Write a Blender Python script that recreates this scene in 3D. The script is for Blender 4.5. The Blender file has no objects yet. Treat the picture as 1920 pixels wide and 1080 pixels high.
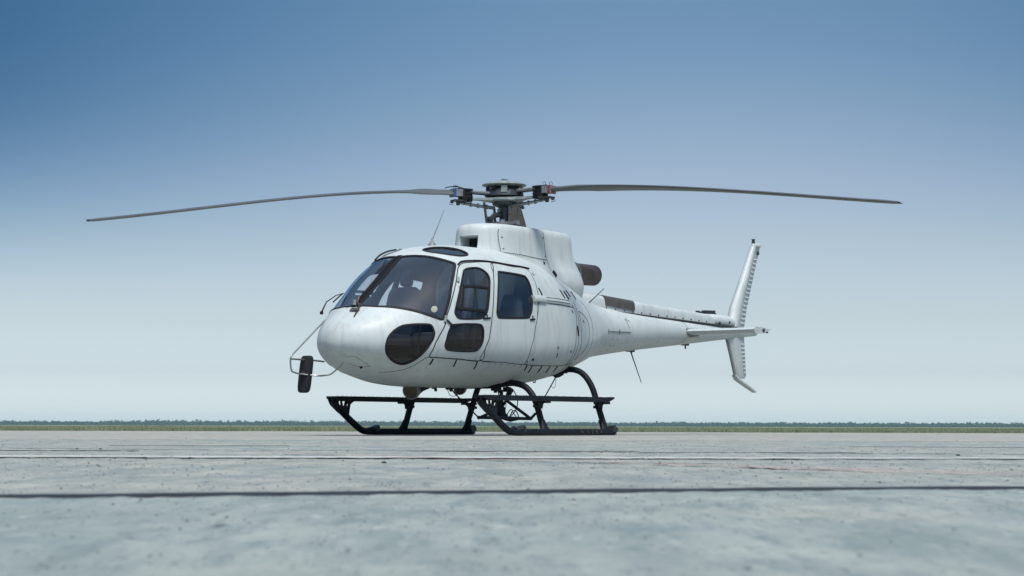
import bpy, bmesh, math, random
import numpy as np
from mathutils import Vector, Matrix, noise
from mathutils.geometry import delaunay_2d_cdt

random.seed(7)
rnd = random.Random(11)
sc = bpy.context.scene
COL = sc.collection

# ------------------------------------------------------------------ camera
CAM_H = 0.1126
FPX, HORIZON = 3624.0, 799.0
pitch = math.atan((HORIZON - 540) / FPX)
roll = math.radians(0.14)
fw = Vector((0, math.cos(pitch), math.sin(pitch)))
rt0 = Vector((1, 0, 0))
up0 = rt0.cross(fw)
rt = rt0 * math.cos(roll) + up0 * math.sin(roll)
upv = up0 * math.cos(roll) - rt0 * math.sin(roll)
cam_d = bpy.data.cameras.new('camera')
cam = bpy.data.objects.new('camera', cam_d)
COL.objects.link(cam)
m = Matrix((rt, upv, -fw)).transposed().to_4x4()
m.translation = Vector((0, 0, CAM_H))
cam.matrix_world = m
cam_d.sensor_width = 36.0
cam_d.lens = 36.0 * FPX / 1920.0
cam_d.clip_start = 0.05
cam_d.clip_end = 20000
cam_d.dof.use_dof = True
cam_d.dof.focus_distance = 23.5
cam_d.dof.aperture_fstop = 13.0
sc.camera = cam

# ------------------------------------------------------------------ sky and sun
SUN_EL, SUN_AZ = math.radians(61), math.radians(167)      # azimuth from +Y towards +X
world = bpy.data.worlds.new('World')
sc.world = world
world.use_nodes = True
wt = world.node_tree
wn, wl = wt.nodes, wt.links
bg = wn['Background']
bg.inputs[1].default_value = 0.15
sky = wn.new('ShaderNodeTexSky')
sky.sky_type = 'NISHITA'
sky.sun_disc = False
sky.sun_elevation = SUN_EL
sky.sun_rotation = SUN_AZ
sky.altitude = 0
sky.air_density = 1.0
sky.dust_density = 1.0
sky.ozone_density = 1.5
tc = wn.new('ShaderNodeTexCoord')
sep = wn.new('ShaderNodeSeparateXYZ')
wl.new(tc.outputs['Generated'], sep.inputs[0])


def wmath(op, a, b=None, clamp=False):
    n = wn.new('ShaderNodeMath')
    n.operation = op
    n.use_clamp = clamp
    for i, v in enumerate((a, b)):
        if v is None:
            continue
        if isinstance(v, (int, float)):
            n.inputs[i].default_value = v
        else:
            wl.new(v, n.inputs[i])
    return n.outputs[0]


# towards the left the upper sky is a deeper blue; fades out again higher up
dx = wmath('SUBTRACT', sep.outputs[0], 0.09)
sx = wmath('MINIMUM', wmath('DIVIDE', wmath('MULTIPLY', dx, dx), 0.112), 1.15)


def wstep(a, b, frm=0.0, to=1.0):
    n = wn.new('ShaderNodeMapRange')
    n.interpolation_type = 'SMOOTHSTEP'
    wl.new(sep.outputs[2], n.inputs[0])
    n.inputs[1].default_value, n.inputs[2].default_value = a, b
    n.inputs[3].default_value, n.inputs[4].default_value = frm, to
    return n.outputs[0]


deep = wmath('MULTIPLY', sx, wmath('MULTIPLY', wstep(0.055, 0.175), wstep(0.30, 0.62, 1.0, 0.0)))
comb = wn.new('ShaderNodeCombineXYZ')
for i_, v_ in enumerate((0.35, 0.52, 0.65)):
    wl.new(wmath('POWER', v_, deep), comb.inputs[i_])
elr = wmath('MAXIMUM', sep.outputs[2], 0.0, True)
ramp = wn.new('ShaderNodeValToRGB')
wl.new(elr, ramp.inputs[0])
SKY_STOPS = [  # sin(elevation), correction rgb (haze at the horizon, deep blue above it, open sky overhead)
    (0.003, 0.810, 0.912, 1.134), (0.0066, 0.735, 0.840, 1.057), (0.0273, 0.510, 0.569, 0.725), (0.055, 0.476, 0.476, 0.541), (0.096, 0.460, 0.433, 0.450),
    (0.1285, 0.427, 0.399, 0.423), (0.163, 0.353, 0.368, 0.386), (0.192, 0.294, 0.340, 0.370), (0.2147, 0.277, 0.336, 0.360), (0.26, 0.38, 0.49, 0.55), (0.34, 0.37, 0.47, 0.52), (0.50, 0.62, 0.64, 0.58), (0.70, 1.05, 1.0, 0.86), (0.95, 1.05, 1.0, 0.88),
]
SKY_GAIN = 1.0
KS = 4.0
el_ = ramp.color_ramp.elements
while len(el_) > 1:
    el_.remove(el_[-1])
el_[0].position = SKY_STOPS[0][0]
el_[0].color = tuple(v * SKY_GAIN / KS for v in SKY_STOPS[0][1:]) + (1,)
for s in SKY_STOPS[1:]:
    e = el_.new(s[0])
    e.color = tuple(v * (SKY_GAIN if s[0] < .4 else 1) / KS for v in s[1:]) + (1,)
vm = wn.new('ShaderNodeVectorMath')
vm.operation = 'MULTIPLY'
wl.new(sky.outputs[0], vm.inputs[0])
wl.new(ramp.outputs[0], vm.inputs[1])
vs = wn.new('ShaderNodeVectorMath')
vs.operation = 'SCALE'
vs.inputs['Scale'].default_value = KS
vm2 = wn.new('ShaderNodeVectorMath')
vm2.operation = 'MULTIPLY'
wl.new(vm.outputs[0], vm2.inputs[0])
wl.new(comb.outputs[0], vm2.inputs[1])
wl.new(vm2.outputs[0], vs.inputs[0])
wl.new(vs.outputs[0], bg.inputs[0])

sun_d = bpy.data.lights.new('sun', 'SUN')
sun_d.energy = 2.6
sun_d.angle = math.radians(18)
sun_d.color = (1.0, 0.955, 0.90)
sun = bpy.data.objects.new('sun', sun_d)
COL.objects.link(sun)
sdir = Vector((math.sin(SUN_AZ) * math.cos(SUN_EL), math.cos(SUN_AZ) * math.cos(SUN_EL), math.sin(SUN_EL)))
sun.rotation_euler = sdir.to_track_quat('Z', 'Y').to_euler()
sun.location = (8, -20, 30)

sc.view_settings.view_transform = 'Standard'
sc.view_settings.look = 'None'
sc.view_settings.gamma = 1
sc.view_settings.exposure = 0.7
sc.view_settings.use_curve_mapping = False
sc.cycles.volume_bounces = 1
sc.cycles.max_bounces = 10
sc.cycles.transparent_max_bounces = 24


# ------------------------------------------------------------------ materials
def new_mat(name):
    mt = bpy.data.materials.new(name)
    mt.use_nodes = True
    nt = mt.node_tree
    return mt, nt, nt.nodes['Principled BSDF']


def N(nt, kind, **kw):
    n = nt.nodes.new(kind)
    for k, v in kw.items():
        if k in n.inputs.keys() if isinstance(k, str) else False:
            n.inputs[k].default_value = v
        else:
            setattr(n, k, v)
    return n


def noise_node(nt, vec, scale, detail=4, rough=0.55, stretch=None):
    if stretch:
        mp = nt.nodes.new('ShaderNodeMapping')
        mp.inputs['Scale'].default_value = stretch
        nt.links.new(vec, mp.inputs[0])
        vec = mp.outputs[0]
    n = nt.nodes.new('ShaderNodeTexNoise')
    n.inputs['Scale'].default_value = scale
    n.inputs['Detail'].default_value = detail
    n.inputs['Roughness'].default_value = rough
    nt.links.new(vec, n.inputs['Vector'])
    return n.outputs['Fac']


def ramp_node(nt, fac, stops):
    r = nt.nodes.new('ShaderNodeValToRGB')
    nt.links.new(fac, r.inputs[0])
    els = r.color_ramp.elements
    while len(els) > 1:
        els.remove(els[-1])
    els[0].position = stops[0][0]
    els[0].color = tuple(stops[0][1]) + (1,) if len(stops[0][1]) == 3 else stops[0][1]
    for p, c in stops[1:]:
        e = els.new(p)
        e.color = tuple(c) + (1,)
    return r.outputs[0]


def mixc(nt, fac, a, b, mode='MIX'):
    mx = nt.nodes.new('ShaderNodeMix')
    mx.data_type = 'RGBA'
    mx.blend_type = mode
    for sock, v in ((mx.inputs[0], fac), (mx.inputs[6], a), (mx.inputs[7], b)):
        if isinstance(v, (int, float)):
            sock.default_value = v
        elif isinstance(v, tuple):
            sock.default_value = v + (1,) if len(v) == 3 else v
        else:
            nt.links.new(v, sock)
    return mx.outputs[2]


def simple(name, col, rough=0.5, metal=0.0, var=0.15, scale=8.0, bump=0.0, coat=0.0, spec=None):
    mt, nt, bs = new_mat(name)
    tcn = nt.nodes.new('ShaderNodeTexCoord')
    f = noise_node(nt, tcn.outputs['Object'], scale, 5, 0.6)
    lo = tuple(c * (1 - var) for c in col)
    hi = tuple(min(1, c * (1 + var)) for c in col)
    nt.links.new(ramp_node(nt, f, [(0.3, lo), (0.7, hi)]), bs.inputs['Base Color'])
    bs.inputs['Roughness'].default_value = rough
    bs.inputs['Metallic'].default_value = metal
    bs.inputs['Coat Weight'].default_value = coat
    if spec is not None:
        bs.inputs['Specular IOR Level'].default_value = spec
    if bump:
        b = nt.nodes.new('ShaderNodeBump')
        b.inputs['Strength'].default_value = bump
        b.inputs['Distance'].default_value = 0.004
        nt.links.new(noise_node(nt, tcn.outputs['Object'], scale * 6, 4), b.inputs['Height'])
        nt.links.new(b.outputs[0], bs.inputs['Normal'])
    return mt


def white_paint():
    mt, nt, bs = new_mat('weathered_white_paint')
    tcn = nt.nodes.new('ShaderNodeTexCoord')
    o = tcn.outputs['Object']
    big = noise_node(nt, o, 1.6, 4, 0.55)
    c = ramp_node(nt, big, [(0.3, (0.375, 0.425, 0.435)), (0.7, (0.45, 0.50, 0.505))])
    # rain streaks: noise stretched vertically
    st = noise_node(nt, o, 1.0, 5, 0.6, (14, 14, 1.3))
    stf = ramp_node(nt, st, [(0.50, (0, 0, 0)), (0.72, (0.42, 0.42, 0.42))])
    c = mixc(nt, stf, c, (0.26, 0.27, 0.26))
    sp = noise_node(nt, o, 34, 3, 0.5)
    spf = ramp_node(nt, sp, [(0.70, (0, 0, 0)), (0.76, (0.55, 0.55, 0.55))])
    c = mixc(nt, spf, c, (0.33, 0.31, 0.28))
    nt.links.new(c, bs.inputs['Base Color'])
    r = ramp_node(nt, big, [(0.3, (0.46, 0.46, 0.46)), (0.7, (0.60, 0.60, 0.60))])
    nt.links.new(r, bs.inputs['Roughness'])
    bs.inputs['Coat Weight'].default_value = 0.06
    bs.inputs['Specular IOR Level'].default_value = 0.35
    bs.inputs['Coat Roughness'].default_value = 0.2
    b = nt.nodes.new('ShaderNodeBump')
    b.inputs['Strength'].default_value = 0.25
    b.inputs['Distance'].default_value = 0.01
    nt.links.new(noise_node(nt, o, 3.0, 2, 0.4), b.inputs['Height'])
    nt.links.new(b.outputs[0], bs.inputs['Normal'])
    return mt


def glass_mat(name, tint, dust, dustcol=(0.45, 0.5, 0.55), refl=.07):
    mt = bpy.data.materials.new(name)
    mt.use_nodes = True
    nt = mt.node_tree
    nt.nodes.clear()
    out = nt.nodes.new('ShaderNodeOutputMaterial')
    tr = nt.nodes.new('ShaderNodeBsdfTransparent')
    tr.inputs[0].default_value = tint + (1,)
    gl = nt.nodes.new('ShaderNodeBsdfGlossy')
    gl.inputs['Roughness'].default_value = 0.015
    gl.inputs['Color'].default_value = (1, 1, 1, 1)
    df = nt.nodes.new('ShaderNodeBsdfDiffuse')
    df.inputs[0].default_value = dustcol + (1,)
    tcn = nt.nodes.new('ShaderNodeTexCoord')
    nz = noise_node(nt, tcn.outputs['Object'], 2.5, 5, 0.6, (1, 1, 0.5))
    dm = nt.nodes.new('ShaderNodeMath')
    dm.operation = 'MULTIPLY'
    nt.links.new(nz, dm.inputs[0])
    dm.inputs[1].default_value = dust * 2
    m1 = nt.nodes.new('ShaderNodeMixShader')
    nt.links.new(dm.outputs[0], m1.inputs[0])
    nt.links.new(tr.outputs[0], m1.inputs[1])
    nt.links.new(df.outputs[0], m1.inputs[2])
    fr = nt.nodes.new('ShaderNodeLayerWeight')
    fr.inputs[0].default_value = .5
    fp = nt.nodes.new('ShaderNodeMath')
    fp.operation = 'POWER'
    nt.links.new(fr.outputs['Facing'], fp.inputs[0])
    fp.inputs[1].default_value = 4.0
    m2 = nt.nodes.new('ShaderNodeMixShader')
    fm = nt.nodes.new('ShaderNodeMath')
    fm.operation = 'MULTIPLY_ADD'
    fm.use_clamp = True
    nt.links.new(fp.outputs[0], fm.inputs[0])
    fm.inputs[1].default_value = .9
    fm.inputs[2].default_value = refl
    nt.links.new(fm.outputs[0], m2.inputs[0])
    nt.links.new(m1.outputs[0], m2.inputs[1])
    nt.links.new(gl.outputs[0], m2.inputs[2])
    nt.links.new(m2.outputs[0], out.inputs[0])
    return mt


M = {}
M['white'] = white_paint()
M['liner'] = simple('dark_cabin_lining', (0.03, 0.034, 0.042), 0.9)
M['seat'] = simple('dark_blue_grey_upholstery', (0.045, 0.055, 0.075), 0.85, bump=0.3)
M['dash'] = simple('black_plastic', (0.010, 0.011, 0.013), 0.7, spec=.25)
M['rubber'] = simple('black_rubber_seal', (0.008, 0.009, 0.011), 0.7, spec=.25)
M['black'] = simple('worn_black_paint', (0.008, 0.011, 0.016), 0.5, var=0.35, scale=5, bump=0.3, spec=.15)
M['post'] = simple('black_window_post', (0.008, 0.009, 0.011), 0.8, spec=.1)
M['seam'] = simple('panel_gap', (0.02, 0.023, 0.026), 0.8)
M['steel'] = simple('dull_steel', (0.22, 0.235, 0.245), 0.4, 0.8, bump=0.2)
M['dark_metal'] = simple('dark_grey_metal', (0.045, 0.053, 0.06), 0.45, 0.5, var=0.35, scale=20)
M['grey'] = simple('grey_composite', (0.14, 0.155, 0.17), 0.5, var=0.25, scale=15)
M['pale'] = simple('pale_grey_composite', (0.20, 0.24, 0.245), 0.5, var=.3, scale=12)
M['exhaust'] = simple('heat_stained_steel', (0.06, 0.048, 0.042), 0.5, 0.55, var=0.45, scale=7, bump=0.3)
M['blade'] = simple('blade_grey_paint', (0.07, 0.08, 0.085), 0.45, var=0.2, scale=3)
M['blade_brown'] = simple('blade_brown_underside', (0.075, 0.066, 0.052), 0.5, var=0.3, scale=4)
M['blue'] = simple('blue_band', (0.012, 0.05, 0.20), 0.5)
M['red'] = simple('red_band', (0.20, 0.016, 0.02), 0.5)
M['yellow'] = simple('yellow_band', (0.6, 0.4, 0.04), 0.5)
M['plate'] = simple('brown_grey_metal_cover', (0.075, 0.07, 0.064), 0.55, 0.3, var=0.3, scale=10)
M['ring'] = simple('bare_aluminium_band', (0.52, 0.54, 0.55), 0.3, 0.75)
M['lamp'] = simple('lamp_reflector', (0.10, 0.09, 0.07), 0.25, 0.7)
M['glass_front'] = glass_mat('windscreen_tinted_glass', (0.90, 0.93, 0.96), 0.10, (.17, .23, .31))
M['glass_side'] = glass_mat('dark_tinted_glass', (0.88, 0.91, 0.94), 0.04, (0.15, 0.19, 0.24))
M['glass_low'] = glass_mat('dark_lower_glass', (0.38, 0.38, 0.41), 0.002, (0.06, 0.07, 0.08), .035)

# ------------------------------------------------------------------ object helpers
TH = math.radians(55)
HELI = bpy.data.objects.new('helicopter', None)
COL.objects.link(HELI)
HELI.location = ((945 - 960) / FPX * 24.0, 24.0, 0)
HELI.rotation_euler = (0, 0, TH)
HELI['label'] = 'white three-bladed helicopter on black skids parked on the concrete apron'
HELI['category'] = 'helicopter'


def L(a, p, z):
    """a = metres aft of the mast, p = metres to port, z = height."""
    return Vector((a, -p, z))


def link(name, me, mat=None, parent=None, smooth=True, angle=None):
    o = bpy.data.objects.new(name, me)
    COL.objects.link(o)
    if mat is not None:
        if isinstance(mat, (list, tuple)):
            for q in mat:
                me.materials.append(q)
        else:
            me.materials.append(mat)
    if parent is not None:
        o.parent = parent
    if smooth:
        me.shade_smooth()
        if angle:
            me.set_sharp_from_angle(angle=math.radians(angle))
    return o


class MB:
    def __init__(self):
        self.v, self.f, self.mi, self.marks = [], [], [], []

    def add(self, vs, fs, mi=0):
        b = len(self.v)
        self.marks.append((b, len(self.f)))
        self.v += [tuple(v) for v in vs]
        self.f += [tuple(b + i for i in f) for f in fs]
        self.mi += [mi] * len(fs)
        return self

    def box(self, c, size, rot=None, taper=1.0, mi=0):
        c = Vector(c)
        sx, sy, sz = (s / 2 for s in size)
        vs = []
        for z in (-1, 1):
            t = taper if z > 0 else 1
            for x, y in ((-1, -1), (1, -1), (1, 1), (-1, 1)):
                v = Vector((x * sx * t, y * sy * t, z * sz))
                if rot is not None:
                    v = rot @ v
                vs.append(c + v)
        return self.add(vs, [(0, 3, 2, 1), (4, 5, 6, 7), (0, 1, 5, 4), (1, 2, 6, 5), (2, 3, 7, 6), (3, 0, 4, 7)], mi)

    def tube(self, pts, r, n=10, cap=True, mi=0, squash=1.0):
        pts = [Vector(p) for p in pts]
        rs = r if isinstance(r, (list, tuple)) else [r] * len(pts)
        vs, fs = [], []
        prev = None
        for i, p in enumerate(pts):
            t = (pts[min(i + 1, len(pts) - 1)] - pts[max(i - 1, 0)]).normalized()
            if prev is None:
                ref = Vector((0, 0, 1)) if abs(t.z) < 0.9 else Vector((1, 0, 0))
                u = t.cross(ref).normalized()
            else:
                u = (prev - t * prev.dot(t)).normalized()
            prev = u
            w = t.cross(u)
            for k in range(n):
                an = 2 * math.pi * k / n
                vs.append(p + (u * math.cos(an) + w * math.sin(an) * squash) * rs[i])
        for i in range(len(pts) - 1):
            for k in range(n):
                a, b = i * n + k, i * n + (k + 1) % n
                fs.append((a, b, b + n, a + n))
        if cap:
            fs.append(tuple(range(n))[::-1])
            fs.append(tuple((len(pts) - 1) * n + k for k in range(n)))
        return self.add(vs, fs, mi)

    def loft(self, rings, cap=True, mi=0, closed=True):
        n = len(rings[0])
        vs = [v for r in rings for v in r]
        fs = []
        for i in range(len(rings) - 1):
            for k in range(n if closed else n - 1):
                a, b = i * n + k, i * n + (k + 1) % n
                fs.append((a, b, b + n, a + n))
        if cap:
            fs.append(tuple(range(n))[::-1])
            fs.append(tuple((len(rings) - 1) * n + k for k in range(n)))
        return self.add(vs, fs, mi)

    def lathe(self, c, axis, prof, n=24, mi=0):
        """prof: list of (distance along axis, radius)."""
        c, ax = Vector(c), Vector(axis).normalized()
        ref = Vector((0, 0, 1)) if abs(ax.z) < 0.9 else Vector((1, 0, 0))
        u = ax.cross(ref).normalized()
        w = ax.cross(u)
        rings = []
        for d, r in prof:
            rings.append([c + ax * d + (u * math.cos(2 * math.pi * k / n) + w * math.sin(2 * math.pi * k / n)) * max(r, 1e-4) for k in range(n)])
        return self.loft(rings, mi=mi)

    def prism(self, pts, normal, th, mi=0):
        """outline pts extruded by +-th/2 along normal."""
        nn = Vector(normal).normalized() * (th / 2)
        pts = [Vector(p) for p in pts]
        return self.loft([[p - nn for p in pts], [p + nn for p in pts]], mi=mi)

    def build_each(self, name, mat, parent=None, smooth=True, angle=40):
        """one object per primitive that was added."""
        marks = self.marks + [(len(self.v), len(self.f))]
        out = []
        for (v0, f0), (v1, f1) in zip(marks[:-1], marks[1:]):
            q = MB()
            q.add(self.v[v0:v1], [tuple(i - v0 for i in f) for f in self.f[f0:f1]])
            out.append(q.build(name, mat, parent, smooth, angle))
        return out

    def build(self, name, mat, parent=None, smooth=True, angle=40):
        me = bpy.data.meshes.new(name)
        me.from_pydata(self.v, [], self.f)
        bm = bmesh.new()
        bm.from_mesh(me)
        bmesh.ops.recalc_face_normals(bm, faces=bm.faces)
        bm.to_mesh(me)
        bm.free()
        o = link(name, me, mat, parent, smooth, angle)
        if isinstance(mat, (list, tuple)):
            me.polygons.foreach_set('material_index', self.mi)
        return o


def spline(pts, n=8, closed=False):
    """Catmull-Rom through points."""
    P = [np.array(p, float) for p in pts]
    out = []
    m_ = len(P)
    rng = range(m_) if closed else range(m_ - 1)
    for i in rng:
        if closed:
            p0, p1, p2, p3 = P[i - 1], P[i], P[(i + 1) % m_], P[(i + 2) % m_]
        else:
            p0, p1, p2, p3 = P[max(i - 1, 0)], P[i], P[i + 1], P[min(i + 2, m_ - 1)]
        for k in range(n):
            t = k / n
            out.append(0.5 * ((2 * p1) + (p2 - p0) * t + (2 * p0 - 5 * p1 + 4 * p2 - p3) * t * t + (3 * p1 - p0 - 3 * p2 + p3) * t ** 3))
    if not closed:
        out.append(P[-1])
    return out


def resample(pts, step, closed=False):
    pts = [np.array(p, float) for p in pts]
    if closed:
        pts = pts + [pts[0]]
    seg = [np.linalg.norm(pts[i + 1] - pts[i]) for i in range(len(pts) - 1)]
    tot = sum(seg)
    n = max(2, int(round(tot / step)))
    out = []
    acc, i = 0.0, 0
    for k in range(n if closed else n + 1):
        d = tot * k / n
        while i < len(seg) - 1 and acc + seg[i] < d:
            acc += seg[i]
            i += 1
        t = (d - acc) / max(seg[i], 1e-9)
        out.append(pts[i] * (1 - t) + pts[i + 1] * t)
    return out


# ------------------------------------------------------------------ fuselage surface
A0 = -3.28
PROF = np.array([  # a, z top, z bottom, half width, z of widest line, exponents above and below
    (-3.28, 1.055, 1.055, 0.0, 1.055, 2.0, 2.0),
    (-3.255, 1.165, 0.965, 0.14, 1.055, 2.0, 2.0),
    (-3.18, 1.26, 0.89, 0.275, 1.055, 2.05, 2.05),
    (-3.06, 1.355, 0.805, 0.41, 1.055, 2.1, 2.1),
    (-2.91, 1.45, 0.735, 0.53, 1.06, 2.15, 2.1),
    (-2.75, 1.56, 0.68, 0.63, 1.065, 2.2, 2.15),
    (-2.50, 1.76, 0.63, 0.75, 1.08, 2.25, 2.2),
    (-2.14, 2.045, 0.578, 0.865, 1.10, 2.35, 2.3),
    (-1.94, 2.150, 0.567, 0.895, 1.12, 2.4, 2.35),
    (-1.70, 2.215, 0.562, 0.915, 1.14, 2.5, 2.4),
    (-1.30, 2.255, 0.562, 0.935, 1.15, 2.5, 2.4),
    (-0.70, 2.265, 0.572, 0.925, 1.15, 2.5, 2.35),
    (-0.10, 2.22, 0.61, 0.88, 1.16, 2.4, 2.3),
    (0.40, 2.12, 0.675, 0.79, 1.17, 2.3, 2.2),
    (0.90, 2.01, 0.775, 0.66, 1.20, 2.2, 2.1),
    (1.40, 1.86, 0.895, 0.50, 1.27, 2.1, 2.0),
    (1.80, 1.75, 1.005, 0.385, 1.36, 2.0, 2.0),
    (2.20, 1.70, 1.06, 0.325, 1.38, 2.0, 2.0),
    (4.40, 1.62, 1.28, 0.185, 1.45, 2.0, 2.0),
    (6.62, 1.575, 1.49, 0.05, 1.53, 2.0, 2.0)])
PQ = np.sqrt(PROF[:, 0] - A0)


def pchip(x, y):
    h = np.diff(x)
    d = np.diff(y) / h
    mm = np.zeros(len(x))
    for i in range(1, len(x) - 1):
        if d[i - 1] * d[i] > 0:
            w1, w2 = 2 * h[i] + h[i - 1], h[i] + 2 * h[i - 1]
            mm[i] = (w1 + w2) / (w1 / d[i - 1] + w2 / d[i])
    mm[0], mm[-1] = d[0], d[-1]
    return mm


PM = [pchip(PQ, PROF[:, j]) for j in range(7)]


def ev(q, j):
    q = np.asarray(q, float)
    i = np.clip(np.searchsorted(PQ, q) - 1, 0, len(PQ) - 2)
    h = PQ[i + 1] - PQ[i]
    t = (q - PQ[i]) / h
    y, mm = PROF[:, j], PM[j]
    return (2 * t ** 3 - 3 * t ** 2 + 1) * y[i] + (t ** 3 - 2 * t ** 2 + t) * h * mm[i] + (-2 * t ** 3 + 3 * t ** 2) * y[i + 1] + (t ** 3 - t ** 2) * h * mm[i + 1]


def surf_q(q, ph):
    """arrays q, phi -> a, p, z on the port side."""
    q = np.asarray(q, float)
    ph = np.asarray(ph, float)
    zt, zb, w, zc, nt, nb = [ev(q, j) for j in range(1, 7)]
    s, c = np.sin(ph), np.maximum(np.cos(ph), 0)
    n = np.where(s >= 0, nt, nb)
    p = w * c ** (2 / n)
    z = zc + np.where(s >= 0, zt - zc, zc - zb) * np.sign(s) * np.abs(s) ** (2 / n)
    return A0 + q * q, p, z


def surf_n(a, p, z):
    """outward normals by numeric gradient of the implicit function."""
    def F(a, p, z):
        q = np.sqrt(np.maximum(a - A0, 1e-7))
        zt, zb, w, zc, nt, nb = [ev(q, j) for j in range(1, 7)]
        n = np.where(z >= zc, nt, nb)
        h = np.where(z >= zc, zt - zc, zc - zb)
        return (np.abs(p / np.maximum(w, 1e-3)) ** n + np.abs((z - zc) / np.maximum(h, 1e-3)) ** n) ** (1 / n)
    e = 2e-3
    ea = np.clip((a - A0) * .4, 1e-6, e)
    ga = (F(a + ea, p, z) - F(a - ea, p, z)) * e / ea
    gp = F(a, p + e, z) - F(a, p - e, z)
    gz = F(a, p, z + e) - F(a, p, z - e)
    g = np.stack([ga, gp, gz], -1)
    near = (a - A0) < 2e-5
    g[near] = (-1, 0, 0)
    ln = np.linalg.norm(g, axis=-1, keepdims=True)
    return g / np.maximum(ln, 1e-9)


def to_qphi(pt):
    """(a, z) or (a, p, z) -> (q, phi)."""
    a, z = pt[0], pt[-1]
    q = math.sqrt(max(a - A0, 0))
    zt, zb, w, zc, nt, nb = [float(ev(q, j)) for j in range(1, 7)]
    n = nt if z >= zc else nb
    h = (zt - zc) if z >= zc else (zc - zb)
    sz = (abs(z - zc) / max(h, 1e-5)) ** (n / 2)
    if len(pt) == 2:
        ph = math.asin(min(1, sz))
    else:
        ph = math.atan2(sz, (max(pt[1], 0) / max(w, 1e-5)) ** (n / 2))
    return q, ph if z >= zc else -ph


VS = 0.43      # scale of phi in the flat unwrapped plane


def outline(pts, n=5, closed=True, smooth=True):
    P = [to_qphi(p) for p in pts]
    P = [(q, ph * VS) for q, ph in P]
    P = spline(P, n, closed) if smooth else resample(P, 0.012, closed)
    return resample(P, 0.009, closed)


def inside(poly, x, y):
    poly = np.array(poly)
    r = np.zeros(len(x), bool)
    j = len(poly) - 1
    for i in range(len(poly)):
        xi, yi, xj, yj = *poly[i], *poly[j]
        if yi != yj:
            c = ((yi > y) != (yj > y)) & (x < (xj - xi) * (y - yi) / (yj - yi) + xi)
            r ^= c
        j = i
    return r


# outlines on the port side, in (a, z) or (a, p, z)
WINDSCREEN = [(-2.118, .045, 2.062), (-2.094, .12, 2.071), (-2.054, .3, 2.064), (-1.984, .474, 2.033), (-1.902, .583, 1.998),
              (-1.872, .615, 1.982), (-1.876, .636, 1.955), (-1.995, .704, 1.823), (-2.101, .751, 1.679), (-2.186, .787, 1.53),
              (-2.261, .8, 1.4), (-2.300, .803, 1.325), (-2.330, .795, 1.309), (-2.37, .779, 1.314), (-2.5, .704, 1.356),
              (-2.639, .589, 1.401), (-2.752, .454, 1.427), (-2.857, .279, 1.44), (-2.899, .132, 1.447), (-2.905, .045, 1.45),
              (-2.7, .045, 1.6), (-2.458, .045, 1.793), (-2.25, .045, 1.96)]
FRONT_DOOR = [(-1.221, 2.017), (-1.4, 2.022), (-1.6, 2.003), (-1.763, 1.981), (-1.836, 1.944), (-1.886, 1.903), (-1.943, 1.835), (-2.027, 1.719),
              (-2.132, 1.568), (-2.215, 1.429), (-2.262, 1.347), (-2.302, 1.238), (-2.345, 1.17), (-2.412, 1.06), (-2.44, .97),
              (-2.45, .885), (-2.358, .877), (-2.082, .868), (-1.66, .861), (-1.648, 1.003), (-1.559, 1.276), (-1.454, 1.631), (-1.327, 1.877)]
REAR_DOOR = [(-.494, 1.997), (-.823, 2.006), (-1.221, 2.017), (-1.327, 1.877), (-1.454, 1.631), (-1.559, 1.276), (-1.648, 1.003), (-1.66, .861),
             (-1.2, .852), (-.735, .842), (-.745, .896), (-.735, 1.054), (-.67, 1.236), (-.601, 1.399), (-.535, 1.563), (-.486, 1.729), (-.469, 1.874)]
LUGGAGE = [(-.53, 1.585), (-.601, 1.399), (-.67, 1.236), (-.735, 1.054), (-.745, .896), (-.72, .842), (-.25, .842), (.33, .868),
           (.40, .92), (.442, 1.161), (.494, 1.372), (.512, 1.56), (.3, 1.59), (-.1, 1.59)]
WIN_FRONT = [(-1.592, 1.94), (-1.778, 1.909), (-1.844, 1.859), (-1.957, 1.714), (-2.063, 1.553), (-2.141, 1.405), (-2.138, 1.36), (-2.079, 1.323),
             (-1.81, 1.334), (-1.712, 1.352), (-1.621, 1.42), (-1.557, 1.57), (-1.486, 1.731), (-1.445, 1.808), (-1.439, 1.874), (-1.496, 1.927)]
WIN_LOW = [(-1.786, 1.27), (-2.18, 1.249), (-2.226, 1.216), (-2.271, 1.126), (-2.298, 1.028), (-2.281, .984), (-2.209, .96), (-1.857, .961),
           (-1.758, 1.0), (-1.709, 1.083), (-1.697, 1.192), (-1.718, 1.245)]
WIN_REAR = [(-1.203, 1.91), (-1.144, 1.92), (-.708, 1.907), (-.631, 1.87), (-.624, 1.786), (-.645, 1.665), (-.707, 1.496), (-.764, 1.423),
            (-.843, 1.389), (-1.377, 1.364), (-1.43, 1.39), (-1.439, 1.436), (-1.351, 1.683), (-1.225, 1.88)]
CHIN = [(-2.507, .732, 1.242), (-2.713, .626, 1.232), (-2.805, .576, 1.207), (-2.89, .533, 1.144), (-2.941, .507, 1.064), (-2.948, .491, .985),
        (-2.911, .474, .908), (-2.827, .474, .841), (-2.724, .493, .8), (-2.654, .538, .801), (-2.598, .616, .845), (-2.539, .704, .934),
        (-2.487, .752, 1.031), (-2.441, .771, 1.129), (-2.444, .768, 1.174), (-2.463, .754, 1.222)]
SKYLIGHT = [(-1.924, .216, 2.147), (-1.853, .20, 2.176), (-1.726, .27, 2.193), (-1.576, .38, 2.186), (-1.503, .50, 2.150), (-1.527, .56, 2.113),
            (-1.61, .575, 2.093), (-1.729, .556, 2.08), (-1.846, .472, 2.094), (-1.937, .324, 2.117)]

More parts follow.
